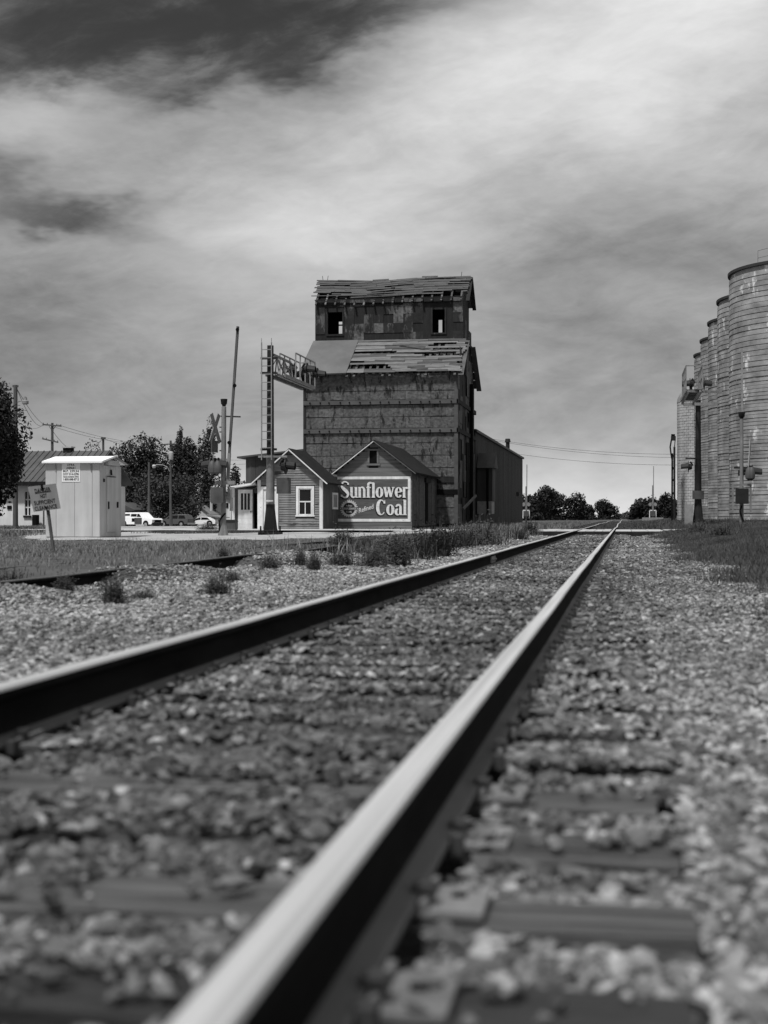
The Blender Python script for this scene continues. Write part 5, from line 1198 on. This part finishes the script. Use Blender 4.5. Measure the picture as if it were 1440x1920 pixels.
B().prism([(U_(200, 1).x, U_(1, 957).z), (U_(222, 1).x, U_(1, 942).z), (U_(252, 1).x, U_(1, 956).z), (U_(252, 1).x, U_(1, 958).z), (U_(200, 1).x, U_(1, 959).z)], lambda a, b_, d: (a, d, b_), cY, cY + 7).obj('roof', m_metalroof, car_)
for px in (203, 249): B().box(U_(px, 1).x - .1, U_(px, 1).x + .1, cY + .2, cY + .4, U_(1, 990).z, U_(1, 958.5).z).obj('post', m_pole, car_)

# ------------------------------------------------------------------ vehicles
def wheel(parent, x, y, r=.38, w=.26):
    s = 1 if y > 0 else -1; b = B(); b.tube((x, y - w / 2, r), (x, y + w / 2, r), r, n=18); wh = b.obj('wheel', m_tyre, parent, local=True)
    B().tube((x, y + s * (w / 2 + .002), r), (x, y + s * (w / 2 + .02), r), r * .62, r * .5, n=14).obj('rim', m_chrome, wh, local=True); return wh
def vehicle(name, label, cat, px, d, rz, body, cab, glass, mat, W=1.95, axles=(-1.6, 1.6), extra=None):
    p = at_d(px, 986, d); z = hz_(p.x, p.y)
    t = thing(name, label, cat, (p.x, p.y, z), None, rz); h = W / 2
    def shell(poly, w0, w1, nm, m):           # outline with rounded shoulders: the side walls lean in towards the top
        zs = [q[1] for q in poly]; lo, hi = min(zs), max(zs); b = B(); n = len(poly)
        f = lambda zz: w0 + (w1 - w0) * max(0, (zz - lo) / (hi - lo)) ** 1.5
        vs = [(a, -f(q), q) for a, q in poly] + [(a, f(q), q) for a, q in poly]
        b.add(vs, [tuple(range(n)), tuple(range(2 * n - 1, n - 1, -1))] + [(i, n + i, n + (i + 1) % n, (i + 1) % n) for i in range(n)]); return b.obj(nm, m, t, local=True), f
    shell(body, h, h - .08, 'body', mat); cb_, f = shell(cab, h - .09, h - .26, 'cabin', mat)
    for poly in glass:
        for s in (-1, 1):
            b = B(); b.add([(a, s * (f(q) + .012), q) for a, q in poly], [tuple(range(len(poly)))[::s]]); b.obj('window', m_glass, cb_, local=True)
    for ax in axles:
        for s in (-1, 1):
            wheel(t, ax, s * (h - .12)); B().tube((ax, s * (h - .27), .42), (ax, s * (h + .004), .42), .48, n=20).obj('wheel_arch', m_dark, t, local=True)
    xf, xb = max(a for a, _ in body), min(a for a, _ in body)
    B().box(xf - .03, xf + .1, -h + .05, h - .05, .32, .62).obj('bumper', m_steeldk, t, local=True); B().box(xb - .1, xb + .03, -h + .05, h - .05, .35, .6).obj('bumper', m_chrome, t, local=True)
    B().box(xf + .0, xf + .05, -h + .42, h - .42, .64, .98).obj('grille', m_dark, t, local=True)
    for s in (-1, 1):
        B().box(xf - .02, xf + .06, s * (h - .25) - .16, s * (h - .25) + .16, .74, .95).obj('headlight', m_chrome, t, local=True); B().box(xb - .05, xb + .02, s * (h - .12) - .1, s * (h - .12) + .1, .75, 1.08).obj('taillight', m_greyp, t, local=True)
    if extra: extra(t, h)
    return t
trk_body = [(-2.9, .42), (2.75, .42), (2.9, .6), (2.86, 1.0), (2.7, 1.14), (1.4, 1.2), (-2.95, 1.2)]
trk_cab = [(-2.9, 1.19), (1.42, 1.19), (.72, 1.84), (.5, 1.9), (-2.6, 1.88), (-2.78, 1.82)]
vehicle('pickup_truck', 'white pickup truck with a camper shell parked just right of the white hut', 'truck', 263, 172, math.radians(-24) - 0,
        trk_body, trk_cab, [[(.3, 1.34), (1.0, 1.34), (.62, 1.7), (.3, 1.72)], [(-.75, 1.4), (.2, 1.38), (.2, 1.7), (-.75, 1.7)], [(-2.4, 1.5), (-.95, 1.5), (-.95, 1.7), (-2.4, 1.7)]], m_carwhite, 2.0, (-1.85, 1.85))
suv_body = [(-2.4, .4), (2.3, .4), (2.45, .6), (2.42, .95), (2.25, 1.05), (1.2, 1.12), (-2.42, 1.12), (-2.5, .7)]
suv_cab = [(-2.4, 1.11), (1.35, 1.11), (.5, 1.68), (.1, 1.74), (-1.9, 1.72), (-2.1, 1.66)]
vehicle('suv', 'grey sport utility vehicle parked behind the front end of the white pickup', 'car', 330, 196, math.radians(180 - 14),
        suv_body, suv_cab, [[(.2, 1.18), (1.0, 1.18), (.45, 1.6), (.2, 1.62)], [(-.8, 1.18), (.1, 1.18), (.1, 1.63), (-.8, 1.64)], [(-2.1, 1.2), (-.95, 1.18), (-.95, 1.64), (-1.85, 1.62)]], m_cargrey, 1.95, (-1.45, 1.45),
        lambda t, h: B().box(-1.8, .1, -h + .4, -h + .44, 1.75, 1.79).obj('roof_rack', m_chrome, t, local=True))
sed_body = [(-2.3, .35), (2.25, .35), (2.35, .55), (2.3, .78), (1.2, .92), (-1.6, .98), (-2.35, .92)]
sed_cab = [(-1.9, .95), (1.2, .9), (.45, 1.38), (-.2, 1.45), (-1.1, 1.4)]
vehicle('sedan', 'white sedan parked in front of the distant gabled house', 'car', 379, 214, math.radians(182), sed_body, sed_cab, [[(.05, .98), (.9, .96), (.35, 1.33), (.05, 1.36)], [(-1.45, 1.0), (-.05, .98), (-.05, 1.37), (-1.0, 1.34)]], m_carwhite, 1.8, (-1.4, 1.4))
cp = at_d(259, 980, 150); cz_ = hz_(cp.x, cp.y)
cab = thing('utility_cabinet', 'small grey utility cabinet on a pale base standing before the white pickup', 'cabinet', (cp.x, cp.y, cz_))
B().box(cp.x - .35, cp.x + .35, cp.y - .2, cp.y + .2, cz_ + .35, cz_ + 1.05).obj('body', m_greyp, cab); B().box(cp.x - .65, cp.x - .36, cp.y - .2, cp.y + .2, cz_ + .6, cz_ + 1.0).obj('meter_box', m_dark, cab); B().box(cp.x - .2, cp.x + .75, cp.y - .18, cp.y + .18, cz_ - .1, cz_ + .34).obj('base', m_conc, cab)
bn = at_d(433, 985, 60); bz = hz_(bn.x, bn.y)
cabn = thing('meter_cabinet', 'weathered grey cabinet on the ground behind the crossing gate post', 'cabinet', (bn.x, bn.y, bz))
B().box(bn.x - .28, bn.x + .24, bn.y - .2, bn.y + .2, bz - .05, bz + .42).obj('body', m_greyp, cabn); B().prism([(-.32, .42), (.28, .42), (.2, .52), (-.2, .52)], lambda a, q, d: (bn.x + a, d, bz + q), bn.y - .22, bn.y + .22).obj('lid', m_steeldk, cabn)

# ------------------------------------------------------------------ poles and wires
def pole(label, px, d, ytop, ybase, r=.15, group='utility poles'):
    p = at_d(px, ybase, d); t = thing('utility_pole', label, 'utility pole', (p.x, p.y, p.z), group); tp = at_y(px, ytop, p.y)
    B().tube((p.x, p.y, p.z - .8), tp, r, r * .72, 10).obj('pole', m_pole, t, True); return t, (lambda y: lambda a, q, dd=0: at_y(a, q, y + dd))(p.y)
t, K = pole('thick utility pole rising out of the dark tree at the left edge', 29, 84, 722, 992, .17)
a_ = B(); a_.path([K(31, 755), K(37, 752), K(44, 751)], .03); a_.obj('lamp_arm', m_galv, t); lh = B(); lh.lathe([(.1, .22), (.12, .05), (.2, 0), (.2, -.16), (.12, -.2)], K(47.5, 752), 12); lh.obj('lamp_head', m_galv, t, True); B().bar(K(47.5, 750), K(47.5, 744), .08, .08).obj('photocell', m_greyp, t)
B().bar(K(24, 724), K(34, 724), .1, .12).obj('cross_arm', m_pole, t)
A1 = K
t, K = pole('utility pole with two crossarms above the ribbed roof', 98, 150, 793, 990, .19)
for (xa, ya, xb, yb) in ((80, 796, 115, 799), (79.5, 822.5, 109, 829.5)):
    B().bar(K(xa, ya, -.2), K(xb, yb, -.2), .12, .14).obj('cross_arm', m_pole, t)
    for q in (0.03, .25, .75, .97): px, py = xa + (xb - xa) * q, ya + (yb - ya) * q; B().tube(K(px, py - .5, -.2), K(px, py - 3.5, -.2), .06, .04, 6).obj('insulator', m_greyp, t)
for s in (-1, 1): B().bar(K(98 + s * 6, 799, -.2), K(98, 808, -.1), .06, .06).obj('brace', m_pole, t)
A2 = K
t, K = pole('short stub topped utility pole behind the hut roof', 193.5, 175, 820, 990, .2); B().tube(K(193.5, 823), K(193.5, 820), .32, n=10).obj('cap', m_pole, t); A3 = K
t, K = pole('utility pole with a pale transformer and a curved street lamp arm among the trees', 320, 190, 826, 986, .2)
tr = B(); tr.lathe([(.28, 0), (.32, .1), (.32, 1.0), (.2, 1.12)], K(320.5, 862, -.45), 12); tr.obj('transformer', m_hut, t, True)
B().bar(K(303, 834, -.2), K(333, 832, -.2), .12, .12).obj('cross_arm', m_pole, t)
c_ = B(); c_.path([K(318, 884, -.2), K(314, 876, -.2), K(306, 872, -.2), K(292, 871, -.2)], .06); c_.obj('lamp_arm', m_galv, t, True); lh = B(); lh.lathe([(.15, .2), (.3, .05), (.24, -.2), (.08, -.3)], K(289, 874, -.2), 12); lh.obj('lamp_head', m_hut, t, True); A4 = K
B().bar(K(322.5, 986), K(318.8, 905), .2, .2).obj('stub', m_pole, t)
t, K = pole('plain shorter pole between the hut and the transformer pole', 279.5, 182, 867, 985, .2); A5 = K
wires = thing('power_line', 'thin overhead wires strung between the utility poles over the white hut', 'power line', tuple(A2(98, 800)))
def wire(p, q, sag, parent, r=.018, n=14):
    p, q = Vector(p), Vector(q); pts = [p.lerp(q, i / n) - Vector((0, 0, 4 * sag * (i / n) * (1 - i / n))) for i in range(n + 1)]
    B().path(pts, r, 4).obj('wire', m_wire, parent)
wire(A1(30, 726), A2(81, 795), .3, wires, .016); wire(A1(32, 730), A2(84, 796), .9, wires, .016); wire(A1(32, 790), A2(80, 797), .4, wires, .016)
for q in (0, 1): wire(A2(88 + 20 * q, 796), A4(306 + 22 * q, 832), .7, wires, .02)
wire(A2(100, 810), A3(192, 823), 2.0, wires, .022); wire(A3(194, 822), A4(320, 830), .8, wires, .02); wire(A3(192, 824), at_d(150, 850, 130), .1, wires, .02)
wire(A4(322, 830), at_d(460, 862, 200), .8, wires, .02); wire(A4(322, 838), at_d(460, 870, 200), .8, wires, .02)
wires2 = thing('power_line', 'thin overhead wires sagging from the warehouse to the silos across the open sky', 'power line', tuple(at_d(940, 820, 140)))
for ya, yb in ((817, 848), (819, 855), (838, 868)): wire(at_d(905, ya + 3, 136), at_d(1330, yb + 3, 128), .55, wires2, .019)

# ------------------------------------------------------------------ trees
def crown_mesh(name, c, rx, ry, rz2, n, leaf, mat, parent, sd, lobes=11, lo=.34, hi=.55, fill=.35, flat=.0):
    g = np.random.default_rng(sd); L_ = []
    for i in range(lobes):
        a = g.uniform(0, 6.283); zq = -.75 + 1.5 * ((i + g.random()) / lobes); r_ = g.uniform(.25, .72) * (1 - abs(zq) ** 3) ** .5; q = np.array([r_ * math.cos(a), r_ * math.sin(a), zq]); L_.append((q, g.uniform(lo, hi)))
    per = n // lobes; P = []; Nn = []
    for q, rad in L_:
        d = g.normal(size=(per, 3)); d /= np.linalg.norm(d, axis=1)[:, None]; rr_ = rad * np.where(g.random(per) < fill, g.random(per) ** .5, g.uniform(.82, 1.12, per))
        P.append(q + d * rr_[:, None]); Nn.append(d)
    P = np.concatenate(P); Nn = np.concatenate(Nn); P = P * (rx, ry, rz2) + np.array(c)
    P = P + g.normal(0, leaf * .5, P.shape); m_ = len(P); Nn = Nn * .6 + g.normal(0, .6, P.shape) + (0, 0, .25); Nn /= np.linalg.norm(Nn, axis=1)[:, None]
    t = np.cross(Nn, g.normal(size=P.shape)); t /= np.linalg.norm(t, axis=1)[:, None]; u = np.cross(Nn, t); s = leaf * g.uniform(.5, 1.2, m_)[:, None]
    V = np.stack([P - t * s, P - u * s * .5 + Nn * s * .15, P + t * s, P + u * s * .5 + Nn * s * .15], 1).reshape(-1, 3) - np.array(ORG[parent.name])
    F = np.arange(m_ * 4).reshape(-1, 4); o = np_mesh(name, V, F, mat, parent=parent, kind=None); return o
def tree(name, label, cat, px, ytop, ybot, hw, d, mat, n, leaf, sd, trunk=True, ybase=985, group=None, **kw):
    p = at_d(px, ybase, d); tp, bt_ = at_y(px, ytop, p.y).z, at_y(px, ybot, p.y).z; rx = hw * d / FPX; zb = min(p.z, hz_(p.x, p.y))
    t = thing(name, label, cat, (p.x, p.y, zb), group); cz2 = (tp + bt_) / 2; rz2 = (tp - bt_) / 2
    crown_mesh('crown', (p.x, p.y, cz2), rx, rx * .9, rz2, n, leaf, mat, t, sd, **kw)
    if trunk:
        b = B(); r0 = max(.12, rx * .07); b.tube((p.x, p.y, zb - .3), (p.x, p.y, cz2), r0, r0 * .6, 8); g = random.Random(sd)
        for i in range(6):
            a = g.uniform(0, 6.28); b.tube((p.x, p.y, cz2 - rz2 * g.uniform(.2, .6)), (p.x + rx * .6 * math.cos(a), p.y + rx * .6 * math.sin(a), cz2 + rz2 * g.uniform(-.1, .6)), r0 * .45, r0 * .15, 6)
        b.obj('trunk', m_bark, t, True)
    return t
GT = 'background trees'
tree('leafy_tree', 'big dark leafy tree cut off by the left edge of the picture', 'tree', -22, 706, 975, 86, 72, m_leaf, 13000, .13, 1, lobes=20, lo=.28, hi=.44)
tree('leafy_tree', 'broad dark tree just right of the hut with holes in its crown', 'tree', 252, 826, 990, 60, 236, m_leaf, 15000, .3, 2, group=GT, lobes=22, lo=.3, hi=.48)
tree('leafy_tree', 'bushy dark tree behind the transformer pole', 'tree', 330, 830, 990, 56, 244, m_leaf, 15000, .3, 3, group=GT, lobes=22, lo=.3, hi=.48)
tree('poplar_tree', 'narrow pointed poplar top rising over the tree behind the transformer pole', 'tree', 336.5, 798, 900, 8, 252, m_leafl, 1500, .22, 4, group='poplars', lobes=14, lo=.25, hi=.4)
tree('poplar_tree', 'tall narrow poplar behind the crossbuck of the left gate', 'tree', 393, 785, 985, 17, 232, m_leafl, 3200, .25, 5, group='poplars', lobes=18, lo=.22, hi=.36)
tree('poplar_tree', 'ragged shorter poplar touching the left side of the tall one', 'tree', 381, 812, 985, 12, 234, m_leafl, 1600, .25, 35, group='poplars', lobes=14, lo=.22, hi=.36)
tree('leafy_tree', 'loose airy tree between the gate arm and the warehouse', 'tree', 441, 873, 990, 28, 238, m_leafl, 2200, .28, 6, group=GT, lobes=14, lo=.2, hi=.36)
tree('leafy_tree', 'small far tree showing above the hut roof', 'tree', 170, 838, 960, 30, 268, m_leaf, 2200, .3, 7, group=GT)
tree('round_bush', 'huge rounded dark bush behind the grey vehicle', 'bush', 316, 889, 992, 74, 206, m_bush, 9000, .26, 8, trunk=False, lobes=24, lo=.3, hi=.42)
tree('round_bush', 'dark undergrowth bush below the trees right of the hut', 'bush', 236, 885, 992, 48, 214, m_bush, 4200, .28, 9, trunk=False, lobes=14)
tree('round_bush', 'dark bush left of the gate mast below the tall poplar', 'bush', 392, 885, 985, 30, 236, m_bush, 2600, .28, 19, trunk=False)
GF = 'trees along the far track'
for i, (px, yt, yb, hw, d, n, lb) in enumerate([
        (1016, 911, 985, 38, 340, 4200, 'tallest dark far tree right of the warehouse corner'), (1003, 922, 985, 30, 320, 2600, 'dark far tree touching the warehouse corner'),
        (1052, 923, 985, 32, 350, 3000, 'dark far tree right of the tallest one in the clump'), (1078, 926, 983, 25, 350, 2200, 'airy far tree at the right shoulder of the clump'),
        (1096, 940, 983, 18, 360, 1800, 'small far tree at the right end of the clump'), (1111, 951, 982, 9, 380, 700, 'thin see-through far tree in the gap of the clump'),
        (1140, 939, 982, 28, 385, 4200, 'round lone far tree just left of where the rails vanish'),
        (1206, 938, 984, 29, 330, 3000, 'low far tree right of where the rails vanish'), (1228, 935, 984, 22, 320, 2600, 'far tree behind the far gate'), (1252, 925, 984, 20, 300, 2400, 'taller far tree beside the grain leg'), (1186, 954, 982, 10, 380, 900, 'small low far bush nearest the vanishing rails')]):
    tree('far_tree', lb, 'tree', px, yt, yb, hw, d, m_leaf, n, .38, 50 + i, group=GF, ybase=982, lobes=13, lo=.26, hi=.44)
# low far belt that closes the horizon
def belt():
    g = np.random.default_rng(5); n = 26000; x = g.uniform(-420, 330, n); y = g.uniform(520, 640, n)
    h = (2.2 + 1.6 * np.sin(x * .09) + 1.2 * np.sin(x * .23 + 1)) * g.random(n); P = np.stack([x, y, h - .8], -1)
    t = g.normal(size=P.shape); t /= np.linalg.norm(t, axis=1)[:, None]; u = np.cross(t, g.normal(size=P.shape)); u /= np.linalg.norm(u, axis=1)[:, None]; s = g.uniform(.4, 1.1, (n, 1))
    V = np.stack([P - t * s, P - u * s * .7, P + t * s, P + u * s * .7], 1).reshape(-1, 3)
    np_mesh('far_wood', V, np.arange(4 * n).reshape(-1, 4), m_leafl, kind='stuff')
belt()
